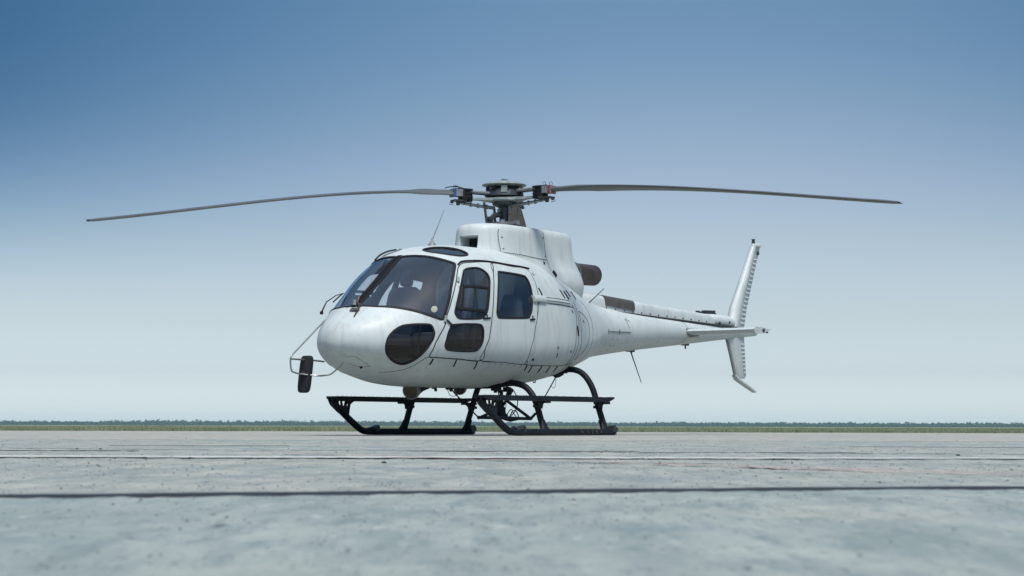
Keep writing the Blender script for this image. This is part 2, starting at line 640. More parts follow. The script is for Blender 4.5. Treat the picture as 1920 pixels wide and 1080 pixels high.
REG = {'windscreen': WINDSCREEN, 'front_door': FRONT_DOOR, 'rear_door': REAR_DOOR, 'luggage_door': LUGGAGE, 'front_window': WIN_FRONT,
       'lower_window': WIN_LOW, 'rear_window': WIN_REAR, 'chin_window': CHIN, 'roof_window': SKYLIGHT}
OUT = {k: outline(v) for k, v in REG.items()}
QJ = math.sqrt(1.12 - A0)        # boom joint
QE = PQ[-1]
HOLES = ('windscreen', 'front_window', 'lower_window', 'rear_window', 'chin_window', 'roof_window')
GLAZED = {}


def build_shell():
    grid = []
    vlim = math.pi / 2 * VS
    nq, nv = 205, 84
    qs = [QE * (i / nq) for i in range(nq + 1)]
    vsx = [-vlim + 2 * vlim * j / nv for j in range(nv + 1)]
    con = []
    for k, o in OUT.items():
        con.append(np.array(o))
    allc = np.concatenate(con)
    pts = []
    cell = 0.0048
    for i, q in enumerate(qs[1:], 1):
        for j, v in enumerate(vsx):
            edge = j in (0, nv) or i == nq
            if not edge:
                d = np.abs(allc[:, 0] - q) + np.abs(allc[:, 1] - v)
                if d.min() < cell:
                    continue
            pts.append((q, v))
    pts.append((0.0, 0.0))
    verts = [Vector(p) for p in pts]
    edges = []
    for o in OUT.values():
        b = len(verts)
        verts += [Vector((float(p[0]), float(p[1]))) for p in o]
        n = len(o)
        edges += [(b + i, b + (i + 1) % n) for i in range(n)]
    b = len(verts)
    joint = [Vector((QJ, v)) for v in vsx]
    verts += joint
    edges += [(b + i, b + i + 1) for i in range(len(joint) - 1)]
    r = delaunay_2d_cdt(verts, edges, [], 0, 1e-5, False)
    V = np.array([(v.x, v.y) for v in r[0]])
    Fc = [f for f in r[2] if len(f) == 3]
    F = np.array([list(f) for f in Fc])
    a, p, z = surf_q(V[:, 0], np.clip(V[:, 1] / VS, -math.pi / 2, math.pi / 2))
    P3 = np.stack([a, p, z], -1)
    nrm = surf_n(a, p, z)
    cx, cy = V[F, 0].mean(1), V[F, 1].mean(1)
    lab = np.full(len(F), 'fuselage_shell', dtype=object)
    lab[cx > QJ] = 'tail_boom'
    for k in ('luggage_door', 'rear_door', 'front_door') + HOLES:
        lab[inside(OUT[k], cx, cy)] = k
    return P3, nrm, F, lab


P3, NRM, FACES, LAB = build_shell()


def shell_part(name, labels, mat, parent, side, offset=0.0, flip=False, both=False):
    m_ = np.isin(LAB.astype(str), labels)
    F = FACES[m_]
    used, inv = np.unique(F, return_inverse=True)
    F = inv.reshape(-1, 3)
    V = P3[used] + NRM[used] * offset
    NN = NRM[used]

    def conv(V, NN, s):
        v = V.copy()
        v[:, 1] = -V[:, 1] * s
        n = NN.copy()
        n[:, 1] = -NN[:, 1] * s
        return v, n
    if both:
        v1, n1 = conv(V, NN, 1)
        v2, n2 = conv(V, NN, -1)
        verts = np.concatenate([v1, v2])
        nn = np.concatenate([n1, n2])
        faces = np.concatenate([F, F[:, ::-1] + len(V)])
    else:
        verts, nn = conv(V, NN, side)
        faces = F if side > 0 else F[:, ::-1]
    # orient faces outwards
    t = verts[faces]
    fn = np.cross(t[:, 1] - t[:, 0], t[:, 2] - t[:, 0])
    area = np.linalg.norm(fn, axis=1)
    faces = faces[area > 1e-9]
    fn = fn[area > 1e-9]
    bad = (fn * nn[faces[:, 0]]).sum(1) < 0
    faces = faces.copy()
    faces[bad] = faces[bad][:, ::-1]
    if flip:
        faces = faces[:, ::-1]
        nn = -nn
    me = bpy.data.meshes.new(name)
    me.from_pydata([tuple(v) for v in verts.tolist()], [], [tuple(f) for f in faces.tolist()])
    me.shade_smooth()
    me.normals_split_custom_set_from_vertices([tuple(n) for n in nn.tolist()])
    o = bpy.data.objects.new(name, me)
    me.materials.append(mat)
    COL.objects.link(o)
    o.parent = parent
    return o


def pts_on(P, side=1):
    """flat (q, v) list -> points and normals in helicopter coordinates."""
    P = np.array([(float(p[0]), float(p[1])) for p in P])
    a, p, z = surf_q(P[:, 0], np.clip(P[:, 1] / VS, -math.pi / 2, math.pi / 2))
    n = surf_n(a, p, z)
    V = np.stack([a, -p * side, z], -1)
    n = np.stack([n[:, 0], -n[:, 1] * side, n[:, 2]], -1)
    return [Vector(v) for v in V.tolist()], [Vector(v) for v in n.tolist()]


def strip3(P, Nn, w, h, closed, mb=None, base=-0.004):
    """a raised rounded strip of width w and height h along surface points."""
    mb = mb or MB()
    rings = []
    n = len(P)
    for i in range(n):
        if closed:
            t = P[(i + 1) % n] - P[i - 1]
        else:
            t = P[min(i + 1, n - 1)] - P[max(i - 1, 0)]
        t.normalize()
        b = Nn[i].cross(t).normalized()
        rings.append([P[i] + b * (-w / 2) + Nn[i] * base, P[i] + b * (-w * .42) + Nn[i] * h * .75, P[i] + b * (-w * .18) + Nn[i] * h,
                      P[i] + b * (w * .18) + Nn[i] * h, P[i] + b * (w * .42) + Nn[i] * h * .75, P[i] + b * (w / 2) + Nn[i] * base])
    if closed:
        rings.append(rings[0])
    mb.loft(rings, cap=not closed)
    return mb


def surf_strip(name, pts, w, h, mat, parent, side=1, closed=False, smooth=True, mb=None, n=5):
    o = pts if isinstance(pts, np.ndarray) else None
    path = outline(pts, n, closed, smooth)
    P, Nn = pts_on(path, side)
    mbb = strip3(P, Nn, w, h, closed, mb)
    if mb is None:
        return mbb.build(name, mat, parent)
    return mbb


def seal(name, key, w, h, parent, side, mat=None):
    P, Nn = pts_on(OUT[key], side)
    return strip3(P, Nn, w, h, True).build(name, mat or M['rubber'], parent)


shell = shell_part('fuselage_shell', ['fuselage_shell'], M['white'], HELI, 1, both=True)
boom = shell_part('tail_boom', ['tail_boom'], M['white'], HELI, 1, both=True)
liner = shell_part('cabin_lining', ['fuselage_shell', 'front_door', 'rear_door', 'luggage_door'], M['liner'], HELI, 1, offset=-0.022, both=True)


def pane(name, key, parent, side, mat, w=0.02, h=0.005):
    o = shell_part(name, [key], mat, parent, side, offset=-0.006)
    return o, seal('window_seal', key, w, h, parent, side)


def bolts(path, k, parent, side, r=0.0035, name='rivets', off=0.006, mat=None):
    P, Nn = pts_on(resample(path, k, False), side)
    mb = MB()
    for p, n in zip(P, Nn):
        c = p + n * off
        u = n.orthogonal().normalized()
        w = n.cross(u)
        mb.add([c + u * r, c + w * r, c - u * r, c - w * r, c + n * r * .7], [(0, 1, 4), (1, 2, 4), (2, 3, 4), (3, 0, 4)])
    o = mb.build(name, mat or M['steel'], parent)
    o['kind'] = 'stuff'
    return o


def side_handle(parent, a, z, side, ln=0.12):
    mb = MB()
    surf_strip('', [(a - ln / 2, z), (a, z + .006), (a + ln / 2, z + 0.012)], 0.022, 0.014, None, None, side, mb=mb)
    surf_strip('', [(a + .01, z + .02), (a + .012, z + .05)], 0.014, 0.012, None, None, side, mb=mb)
    return mb.build('door_handle', M['black'], parent)


for side in (1, -1):
    ws, wseal = pane('windscreen', 'windscreen', HELI, side, M['glass_front'], 0.034, 0.006)
    wseal.parent = ws
    wo = OUT['windscreen']
    bo = bolts(wo[:int(len(wo) * .72)], 0.02, ws, side, off=0.008)
    cw, cs = pane('chin_window', 'chin_window', HELI, side, M['glass_low'], 0.026)
    cs.parent = cw
    rw, rs_ = pane('roof_window', 'roof_window', HELI, side, M['glass_side'], 0.030, 0.008)
    rs_.parent = rw
    fd = shell_part('front_door', ['front_door'], M['white'], HELI, side)
    pane('window', 'front_window', fd, side, M['glass_side'], 0.024)
    pane('window', 'lower_window', fd, side, M['glass_low'], 0.024)
    seal('door_seal', 'front_door', 0.015, 0.003, fd, side, M['seam'])
    side_handle(fd, -1.64, 1.340, side, 0.13)
    # sliding pane in the front window: frame with a broad front bar
    mb = MB()
    surf_strip('', [(-1.945, 1.70), (-1.735, 1.707), (-1.512, 1.70)], 0.036, 0.012, None, None, side, mb=mb)
    surf_strip('', [(-2.105, 1.437), (-1.85, 1.432), (-1.645, 1.422)], 0.042, 0.012, None, None, side, mb=mb)
    surf_strip('', [(-2.085, 1.44), (-2.03, 1.53), (-1.955, 1.69)], 0.075, 0.010, None, None, side, mb=mb)
    surf_strip('', [(-1.655, 1.43), (-1.60, 1.53), (-1.527, 1.69)], 0.02, 0.010, None, None, side, mb=mb)
    mb.build_each('window_frame_bar', M['rubber'], fd)
    bolts([to_qphi((x, z_))[0:1] + (to_qphi((x, z_))[1] * VS,) for x, z_ in ((-2.065, 1.47), (-1.965, 1.68))], 0.012, fd, side, 0.006, 'frame_rivets', 0.013)
    rd = shell_part('rear_door', ['rear_door'], M['white'], HELI, side)
    pane('window', 'rear_window', rd, side, M['glass_side'], 0.028)
    seal('door_seal', 'rear_door', 0.011, 0.002, rd, side, M['seam'])
    side_handle(rd, -0.72, 1.368, side, 0.10)
    ld = shell_part('luggage_door', ['luggage_door'], M['white'], HELI, side)
    seal('door_seal', 'luggage_door', 0.010, 0.002, ld, side, M['seam'])
    mb = MB()
    for pa, w_ in (([(-.10, 1.05), (-.09, 1.075)], .028), ([(-.066, .945), (-.085, 1.0)], .016), ([(-.65, .905), (-.60, .90)], .035)):
        surf_strip('', pa, w_, 0.006, None, None, side, mb=mb)
    mb.build_each('door_latch', M['dark_metal'], ld)
    # gutter over the doors
    surf_strip('roof_gutter', [(-1.845, 1.955), (-1.77, 1.995), (-1.601, 2.018), (-1.218, 2.032), (-.823, 2.018), (-.44, 2.005)], 0.018, 0.018, M['rubber'], HELI, side)
    # door hinges and front post catch
    mb = MB()
    surf_strip('', [(-1.955, 1.80), (-1.985, 1.745)], 0.035, 0.020, None, None, side, mb=mb)
    surf_strip('', [(-2.275, 1.345), (-2.30, 1.275)], 0.035, 0.020, None, None, side, mb=mb)
    mb.build_each('door_hinge', M['pale'], fd)
    surf_strip('door_stay', [(-2.275, 1.30), (-2.235, 1.26), (-2.215, 1.25)], 0.016, 0.03, M['dark_metal'], fd, side)
    # sliding door rail
    mb = MB()
    surf_strip('', [(-.66, 1.625), (-.5, 1.632), (-.38, 1.632)], 0.085, 0.04, None, None, side, mb=mb)
    surf_strip('', [(-.40, 1.632), (0.0, 1.634), (.36, 1.63)], 0.085, 0.022, None, None, side, mb=mb)
    rail = mb.build('door_rail', M['white'], HELI)
    for dz in (0.022, -0.016):
        surf_strip('rail_slot', [(-.36, 1.632 + dz), (0.0, 1.634 + dz), (.33, 1.63 + dz)], 0.010, 0.0255, M['rubber'], rail, side)
    # belly line, and the lower front panel edge
    surf_strip('belly_seam', [(-2.772, .239, .71), (-2.671, .373, .72), (-2.599, .484, .746), (-2.558, .564, .781), (-2.517, .643, .834), (-2.483, .878)], 0.009, 0.002, M['seam'], HELI, side)
    surf_strip('belly_seam', [(-2.483, .876), (-2.36, .875), (-2.08, .866), (-1.7, .858), (-1.2, .850), (-.72, .840), (-.3, .842), (.33, .866), (.6, .90)], 0.007, 0.002, M['seam'], HELI, side)
    for (a1, z1), (a2, z2) in (((-2.392, .862), (-2.384, .798)), ((-2.075, .858), (-2.053, .783)), ((-1.711, .85), (-1.68, .766)), ((-.690, .835), (-.655, .775)),
                               ((-.566, .832), (-.518, .755)), ((-.326, .839), (-.283, .761)), ((-.114, .845), (-.049, .767)), ((.115, .852), (.183, .783))):
        surf_strip('door_drain_strip', [(a1, z1), (a2, z2)], 0.020, 0.007, M['rubber'], HELI, side, smooth=False)
    bolts([(to_qphi(q)[0], to_qphi(q)[1] * VS) for q in ((-1.60, .836), (-.80, .822))], 0.05, HELI, side, 0.009, 'screw_row', 0.001, M['dark_metal'])
    # vertical seams aft of the luggage door and the boom joint band
    for pts in ([(.56, 1.66), (.585, 1.52), (.575, 1.37), (.53, 1.161), (.49, .97), (.44, .86), (.36, .74)],
                [(.648, 1.549), (.80, 1.52), (.93, 1.46), (.985, 1.37), (.959, 1.25), (.88, 1.12), (.74, 1.01), (.62, .94)],
                [(.648, 1.549), (.66, 1.4), (.65, 1.2), (.62, 1.05), (.60, .93)],
                [(.90, 1.70), (1.03, 1.62), (1.12, 1.50), (1.152, 1.363), (1.12, 1.20), (1.03, 1.05), (.92, .93), (.80, .84)]):
        surf_strip('panel_seam', pts, 0.009, 0.002, M['seam'], HELI, side)
    # vents and latches on the upper deck
    for (a1, z1), (a2, z2), w_ in (((-.44, 1.77), (-.40, 1.68), .028), ((.19, 1.79), (.26, 1.69), .030), ((.33, 1.78), (.40, 1.685), .040), ((.44, 1.80), (.50, 1.72), .018),
                                   ((.66, 1.80), (.70, 1.70), .022)):
        surf_strip('vent_slot', [(a1, z1), (a2, z2)], w_, 0.008, M['rubber'], HELI, side, smooth=False)
    surf_strip('fuel_filler', [(.505, 1.355), (.53, 1.235)], 0.055, 0.004, M['dash'], HELI, side, smooth=False)
    for a_, z_ in ((.316, 1.034), (.772, 1.43), (.401, 1.53), (.46, 1.60), (-.411, 1.941)):
        surf_strip('panel_latch', [(a_ - .012, z_ + .012), (a_ + .014, z_ - .014)], 0.02, 0.006, M['dark_metal'], HELI, side, smooth=False)

# windscreen centre post
P, Nn = [], []
for t in np.linspace(-2.93, -2.09, 24):
    a, p, z = surf_q([math.sqrt(t - A0)], [math.pi / 2])
    n = surf_n(a, p, z)[0]
    P.append(Vector((a[0], 0, z[0])))
    Nn.append(Vector((n[0], 0, n[2])).normalized())
strip3(P, Nn, 0.088, 0.010, False).build('windscreen_post', M['post'], HELI)

# ------------------------------------------------------------------ cabin interior
floor = MB().box(L(-1.35, 0, .86), (1.7, 1.22, .05)).build('cabin_floor', M['liner'], HELI, False)
MB().box(L(-0.42, 0, 1.36), (.05, 1.40, 1.10)).build('rear_bulkhead', M['liner'], HELI, False)
mb = MB()
mb.box(L(-2.62, -.12, 1.10), (.22, .30, .56), taper=.8)
mb.box(L(-2.60, -.16, 1.36), (.26, .62, .13), taper=.85)
mb.build_each('instrument_panel', M['dash'], HELI, True, 30)


def rbox(mb, c, size, r=0.05, rot=None):
    """a soft cushion: superellipsoid-like box."""
    c = Vector(c)
    rings = []
    for i in range(9):
        v = -math.pi / 2 + math.pi * i / 8
        ring = []
        for k in range(20):
            u = 2 * math.pi * k / 20
            e = 0.35
            sg = lambda x: math.copysign(abs(x) ** e, x)
            q = Vector((size[0] / 2 * sg(math.cos(v)) * sg(math.cos(u)), size[1] / 2 * sg(math.cos(v)) * sg(math.sin(u)), size[2] / 2 * sg(math.sin(v))))
            if rot is not None:
                q = rot @ q
            ring.append(c + q)
        rings.append(ring)
    mb.loft(rings)
    return mb


for p_ in (.46, -.31):
    s_ = rbox(MB(), L(-1.95, p_, 1.10), (.50, .48, .16)).build('pilot_seat', M['seat'], HELI)
    rot = Matrix.Rotation(math.radians(14), 3, 'Y')
    rbox(MB(), L(-1.66, p_, 1.42), (.13, .46, .68), rot=rot).build('seat_backrest', M['seat'], s_)
    rbox(MB(), L(-1.555, p_, 1.86), (.10, .145, .20), rot=rot).build('headrest', M['seat'], s_)
    MB().box(L(-1.95, p_, .93), (.36, .36, .22)).build('seat_base', M['dash'], s_, False)
b_ = rbox(MB(), L(-.85, 0, 1.08), (.46, 1.36, .16)).build('rear_bench', M['seat'], HELI)
rbox(MB(), L(-.56, 0, 1.40), (.13, 1.34, .60)).build('bench_backrest', M['seat'], b_)
mb = MB()
for p_ in (.66, -.66):
    mb.tube([L(-1.55, p_, 1.02), L(-1.50, p_ * .98, 1.5), L(-1.42, p_ * .80, 1.95)], .035)
mb.tube([L(-1.86, .60, 1.36), L(-1.55, .60, 1.95)], .022)
mb.tube([L(-1.75, .62, 1.36), L(-1.62, .62, 1.72)], .014)
mb.build_each('cabin_pillar', M['dash'], HELI)
mb = MB()
mb.tube([L(-2.28, -.40, .86), L(-2.22, -.40, 1.18), L(-2.20, -.40, 1.30)], .014)
mb.tube([L(-2.28, .40, .86), L(-2.22, .40, 1.18), L(-2.20, .40, 1.30)], .014)
mb.build_each('control_stick', M['dash'], HELI)
MB().lathe(L(-2.33, .69, 1.42), (-1, -.4, .1), [(0, .012), (.01, .038), (.016, .036), (.02, .0)]).build('glow_disc', simple('pale_yellow_glow', (.62, .58, .40), .5), HELI)  # pale disc painting a soft glow inside the windscreen corner

bl_ = MB()
surf_strip('', [(-2.08, 1.50), (-1.80, 1.50), (-1.56, 1.50)], .34, -.030, None, None, -1, mb=bl_)
bl_.build('sky_block_panel', M['liner'], HELI)  # dark panel added to block bright sky seen through the starboard window
# ------------------------------------------------------------------ transmission and engine cowling
CA0 = -.2
CLEV = [  # z, front reach, half width, rear reach
    (1.50, 1.0, .40, 1.36), (1.75, .96, .47, 1.46), (1.90, .88, .495, 1.47), (2.02, .76, .47, 1.45), (2.12, .67, .43, 1.42), (2.22, .62, .405, 1.365),
    (2.32, .585, .392, 1.325), (2.42, .57, .384, 1.315), (2.49, .56, .378, 1.31), (2.54, .535, .362, 1.295), (2.568, .49, .33, 1.26), (2.580, .42, .27, 1.19)]
CLA = np.array(CLEV)
CLM = [pchip(CLA[:, 0], CLA[:, j]) for j in range(4)]


def clev(z):
    x = CLA[:, 0]
    i = int(np.clip(np.searchsorted(x, z) - 1, 0, len(x) - 2))
    h = x[i + 1] - x[i]
    t = (z - x[i]) / h
    o = []
    for j in (1, 2, 3):
        y, mm = CLA[:, j], CLM[j]
        o.append((2 * t ** 3 - 3 * t ** 2 + 1) * y[i] + (t ** 3 - 2 * t ** 2 + t) * h * mm[i] + (-2 * t ** 3 + 3 * t ** 2) * y[i + 1] + (t ** 3 - t ** 2) * h * mm[i + 1])
    return o


def cowl_pt(z, th):
    """th 0 = rear centre, pi = front centre; port side for th in 0..pi."""
    Af, B, Ar = clev(z)
    c, s = math.cos(th), math.sin(th)
    if c < 0:
        n = 2.35
        return L(CA0 - Af * abs(c) ** (2 / n), math.copysign(B * abs(s) ** (2 / n), s), z)
    n = 6.5
    r = 1 / (abs(c) ** n + abs(s) ** n) ** (1 / n)
    return L(CA0 + Ar * r * c, B * r * s, z)


def cowl_az(a, z):
    """point and normal on the port side of the cowl at (a, z)."""
    Af, B, Ar = clev(z)
    if a < CA0:
        n = 2.35
        x = min(1, (CA0 - a) / Af)
    else:
        n = 6.5
        x = min(1, (a - CA0) / Ar)
    return B * (1 - x ** n) ** (1 / n)


def cowl_strip(name, pts, w, h, mat, parent, side=1, mb=None):
    pts = resample(spline(pts, 6), 0.02)
    P, Nn = [], []
    for a, z in pts:
        e = .004
        p0 = L(a, cowl_az(a, z), z)
        ta = L(a + e, cowl_az(a + e, z), z) - L(a - e, cowl_az(a - e, z), z)
        tz = L(a, cowl_az(a, z + e), z + e) - L(a, cowl_az(a, z - e), z - e)
        n = ta.cross(tz)
        n.normalize()
        if n.y > 0:
            n = -n
        if side < 0:
            p0 = Vector((p0.x, -p0.y, p0.z))
            n = Vector((n.x, -n.y, n.z))
        P.append(p0)
        Nn.append(n)
    r = strip3(P, Nn, w, h, False, mb)
    return r if mb is not None else r.build(name, mat, parent)


def build_cowl():
    NT = 120
    zs = []
    for i in range(len(CLEV) - 1):
        z0, z1 = CLEV[i][0], CLEV[i + 1][0]
        k = 5 if z0 < 2.4 else 3
        zs += [z0 + (z1 - z0) * j / k for j in range(k)]
    zs.append(CLEV[-1][0])
    rings = []
    for z in zs:
        ring = []
        for k in range(NT):
            u = 2 * math.pi * k / NT
            ring.append(cowl_pt(z, u))
        rings.append(ring)
    top = rings[-1]
    for s_, dz in ((.75, .005), (.4, .008), (.05, .009)):
        rings.append([Vector((CA0 + .3 + (v.x - CA0 - .3) * s_, v.y * s_, CLEV[-1][0] + dz)) for v in top])
    mb = MB()
    # intake mouth: leave out a patch of the front and fold its edge inwards
    r0 = min(range(len(zs)), key=lambda i: abs(zs[i] - 2.19))
    r1 = min(range(len(zs)), key=lambda i: abs(zs[i] - 2.43))
    k0, k1 = NT // 2 - 6, NT // 2 + 6
    n = NT
    vs = [v for r in rings for v in r]
    fs = []
    for i in range(len(rings) - 1):
        for k in range(n):
            if r0 <= i < r1 and k0 <= k < k1:
                continue
            a, b = i * n + k, i * n + (k + 1) % n
            fs.append((a, b, b + n, a + n))
    fs.append(tuple(range(n))[::-1])
    fs.append(tuple((len(rings) - 1) * n + k for k in range(n)))
    loop = [(r0, k) for k in range(k0, k1)] + [(i, k1) for i in range(r0, r1)] + [(r1, k) for k in range(k1, k0, -1)] + [(i, k0) for i in range(r1, r0, -1)]
    prev = [i * n + k for i, k in loop]
    cz = (zs[r0] + zs[r1]) / 2
    for sh, xf in ((.985, .05), (.93, .16), (.88, .40), (.86, 1.0)):
        b0 = len(vs)
        for i, k in loop:
            v = rings[i][k]
            vs.append(Vector((v.x + (-.56 - v.x) * xf, v.y * sh, cz + (v.z - cz) * (sh if v.z > cz else 1))))
        cur = list(range(b0, b0 + len(loop)))
        for q in range(len(loop)):
            w = (q + 1) % len(loop)
            fs.append((prev[q], prev[w], cur[w], cur[q]))
        prev = cur
    mb.add(vs, fs)
    o = mb.build('engine_cowling', M['white'], HELI, True, 50)
    MB().add([vs[q] + Vector((-.004, 0, 0)) for q in prev], [tuple(range(len(prev)))]).build('intake_back_sheet', M['dash'], o, False)  # flat dark sheet closing the back of the intake mouth
    return o


cowl = build_cowl()
for side in (1, -1):
    cowl_strip('panel_seam', [(-.56, 2.50), (-.575, 2.44), (-.57, 2.3), (-.555, 2.16), (-.54, 2.10)], 0.011, 0.002, M['seam'], cowl, side)
    cowl_strip('panel_seam', [(-.57, 2.215), (-.2, 2.205), (.1, 2.19), (.33, 2.18)], 0.009, 0.002, M['seam'], cowl, side)
    cowl_strip('panel_seam', [(.315, 2.535), (.32, 2.4), (.335, 2.2), (.37, 2.04)], 0.008, 0.002, M['seam'], cowl, side)
    cowl_strip('drain_hole', [(.262, 2.12), (.266, 2.155)], 0.035, 0.003, M['rubber'], cowl, side)
    cowl_strip('cowl_vent', [(.40, 2.045), (.45, 1.985)], 0.055, 0.012, M['rubber'], cowl, side)
    for a_, z_ in ((-.535, 2.40), (-.53, 2.26), (.285, 2.455), (.31, 2.225)):
        cowl_strip('cowl_latch', [(a_, z_), (a_ + .018, z_ + .002)], 0.014, 0.006, M['dark_metal'], cowl, side)
mb = MB()
for i in range(9):
    a_ = .30 + i * .06
    mb.lathe(L(a_, .20, 2.572), (0, 0, 1), [(0, .008), (.010, .007), (.012, .001)], 8)
mb.build('cowl_fasteners', M['dark_metal'], cowl)['kind'] = 'stuff'

# exhaust
mb = MB()
axis = Vector((1, 0, .02)).normalized()
mb.lathe(L(.90, 0, 2.095), axis, [(0, .19), (.30, .185), (.52, .160), (.60, .150), (.602, .158), (.64, .158), (.642, .146), (1.0, .140), (1.16, .138), (1.165, .128), (1.0, .126), (.5, .125), (.2, .1), (.15, .0)], 36)
ex = mb.build('exhaust_pipe', M['exhaust'], HELI, True, 50)
MB().lathe(L(1.49, 0, 2.107), axis, [(0, .15), (.0, .166), (.03, .166), (.03, .15)], 36).build('exhaust_clamp', M['steel'], ex, True, 30)
MB().tube([L(1.50, .07, 1.97), L(1.57, .07, 1.89), L(1.58, .07, 1.84), L(1.52, .06, 1.80)], .012).build('drain_pipe', M['dash'], ex)

# ------------------------------------------------------------------ tail boom details


def spine_ring(a, zt, zb, w, n=14):
    ring = []
    for k in range(n + 1):
        an = math.pi * k / n
        c, s = math.cos(an), math.sin(an)
        ring.append(L(a, w * math.copysign(abs(c) ** .55, c), zb + (zt - zb) * abs(s) ** .55))
    return ring


SP = [(1.10, 2.02, 1.70, .20), (1.35, 1.93, 1.66, .15), (1.55, 1.875, 1.64, .122), (2.2, 1.858, 1.62, .112), (3.0, 1.825, 1.61, .105), (4.2, 1.783, 1.585, .095), (5.1, 1.748, 1.56, .088), (5.22, 1.725, 1.56, .084)]
rings = []
for i in range(len(SP) - 1):
    for j in range(6):
        t = j / 6
        rings.append(spine_ring(*[SP[i][k] * (1 - t) + SP[i + 1][k] * t for k in range(4)]))
rings.append(spine_ring(*SP[-1]))
spine = MB().loft(rings, cap=False, closed=False)
spine.add(rings[-1], [tuple(range(len(rings[-1])))])
spine = spine.build('drive_shaft_cover', M['white'], HELI, True, 50)
# dark edge line at its foot with screws
for s_ in (1, -1):
    P = [L(a, s_ * .124 * (1 - (a - 1.5) * .05), 1.668 - (a - 1.5) * .0185) for a in np.linspace(1.45, 5.9, 40)]
    Nn = [Vector((0, -s_ * .8, .6)).normalized()] * len(P)
    strip3(P, Nn, 0.020, 0.008, False, base=-0.02).build('cover_edge', M['seam'], spine)
    mb = MB()
    for a in np.arange(1.75, 5.2, .23):
        mb.lathe(L(a, s_ * (.112 - (a - 1.7) * .0078), 1.70 - (a - 1.5) * .019), (0, -s_, .1), [(0, .011), (.012, .009), (.013, 0.001)], 8)
    mb.build('screw_row', M['dark_metal'], spine)['kind'] = 'stuff'
# brown metal cover over the shaft cover
hr = []
for a in np.linspace(2.18, 2.93, 8):
    t = (a - 2.2) / 5
    zt = 1.858 - (a - 2.2) * .041 + .006
    ring = []
    for k in range(15):
        an = math.pi * k / 14
        c, s = math.cos(an), math.sin(an)
        ring.append(L(a, .120 * math.copysign(abs(c) ** .5, c), 1.72 - (a - 2.2) * .045 + (zt - 1.72 + (a - 2.2) * .045) * abs(s) ** .55))
    hr.append(ring)
MB().loft(hr, cap=False, closed=False).build('shaft_bearing_cover', M['plate'], spine, True, 60)
# joint ring on boom and panel marks


def boom_strip(name, pts, w, h, mat, side=1):
    return surf_strip(name, pts, w, h, mat, boom, side, smooth=False)


for side in (1, -1):
    surf_strip('panel_seam', [(4.20, 1.60), (4.27, 1.52), (4.27, 1.44), (4.22, 1.34), (4.17, 1.30)], 0.009, 0.002, M['seam'], boom, side)
    boom_strip('panel_seam', [(2.44, 1.545), (2.50, 1.42)], 0.009, 0.002, M['seam'], side)
    boom_strip('panel_seam', [(2.44, 1.545), (2.56, 1.52)], 0.009, 0.002, M['seam'], side)
    boom_strip('handhold', [(1.84, 1.355), (2.20, 1.365), (2.53, 1.375)], 0.010, 0.012, M['steel'], side)
    for a_, z_ in ((1.845, 1.35), (2.20, 1.365)):
        boom_strip('handhold_foot', [(a_, z_ + .03), (a_, z_ - .03)], 0.022, 0.008, M['steel'], side)
    for a_, z_ in ((2.06, 1.255), (2.20, 1.255), (2.04, 1.18), (2.16, 1.18), (2.05, 1.12)):
        boom_strip('patch_screw', [(a_ - .008, z_), (a_ + .008, z_)], 0.014, 0.004, M['dark_metal'], side)
mb = MB()
mb.tube([L(3.02, 0, 1.15), L(3.035, 0, 1.10), L(3.29, 0, .715)], [.022, .010, .005], 6)
mb.box(L(3.0, 0, 1.145), (.16, .05, .03))
mb.build('boom_antenna', M['dark_metal'], HELI)
mb = MB()
mb.box(L(4.50, 0, 1.285), (.15, .05, .03))
mb.tube([L(4.50, 0, 1.28), L(4.515, 0, 1.225)], .012, 8)
mb.build('boom_drain', M['dark_metal'], HELI)
MB().tube([L(1.30, .32, 1.62), L(1.82, .32, 1.915)], [.009, .005], 6).build('whip_antenna', M['dark_metal'], HELI)
mb = MB()
mb.lathe(L(-1.48, 0, 2.235), (0, 0, 1), [(0, .055), (.02, .05), (.05, .02), (.09, .009), (.10, .001)], 14)
mb.tube([L(-1.48, 0, 2.30), L(-1.245, 0, 2.69)], [.008, .0035], 6)
mb.build('roof_antenna', M['grey'], HELI)

# tail rotor gearbox cover
rings = []
for a, r_, zc_ in ((5.20, .070, 1.665), (5.24, .092, 1.668), (5.45, .098, 1.665), (5.70, .095, 1.662), (5.82, .086, 1.652), (5.90, .068, 1.64), (5.955, .040, 1.625), (5.97, .01, 1.615)):
    rings.append([L(a, r_ * math.cos(t), zc_ + (r_ if math.sin(t) > 0 else .09) * math.sin(t)) for t in [2 * math.pi * k / 20 for k in range(20)]])
tg = MB().loft(rings).build('tail_gearbox_cover', M['white'], HELI, True, 50)
mb = MB()
mb.lathe(L(5.66, .088, 1.655), (0, -1, 0), [(0, .022), (.012, .020), (.013, .001)], 12)
mb.lathe(L(5.36, .082, 1.63), (0, -1, 0), [(0, .022), (.02, .018), (.021, .001)], 12)
mb.lathe(L(5.84, .060, 1.655), (0, -1, 0), [(0, .020), (.015, .018), (.016, .001)], 12)
mb.build_each('gearbox_fastener', M['dark_metal'], tg)

# tail rotor, starboard side
tr = MB()
tr.lathe(L(5.72, -.08, 1.62), (0, 1, 0), [(0, .045), (.22, .045), (.24, .07), (.30, .07), (.31, .02), (.36, .02)], 18)
tr = tr.build('tail_rotor_hub', M['dark_metal'], HELI)


def airfoil(ch, th, n=9):
    """closed section from LE (x=0) to TE (x=ch), y thickness."""
    up, lo = [], []
    for i in range(n + 1):
        x = (1 - math.cos(math.pi * i / n)) / 2
        y = 5 * th * (.2969 * math.sqrt(x) - .126 * x - .3516 * x * x + .2843 * x ** 3 - .1015 * x ** 4)
        up.append((x * ch, y * ch))
        lo.append((x * ch, -y * ch))
    return up + lo[::-1][1:-1]


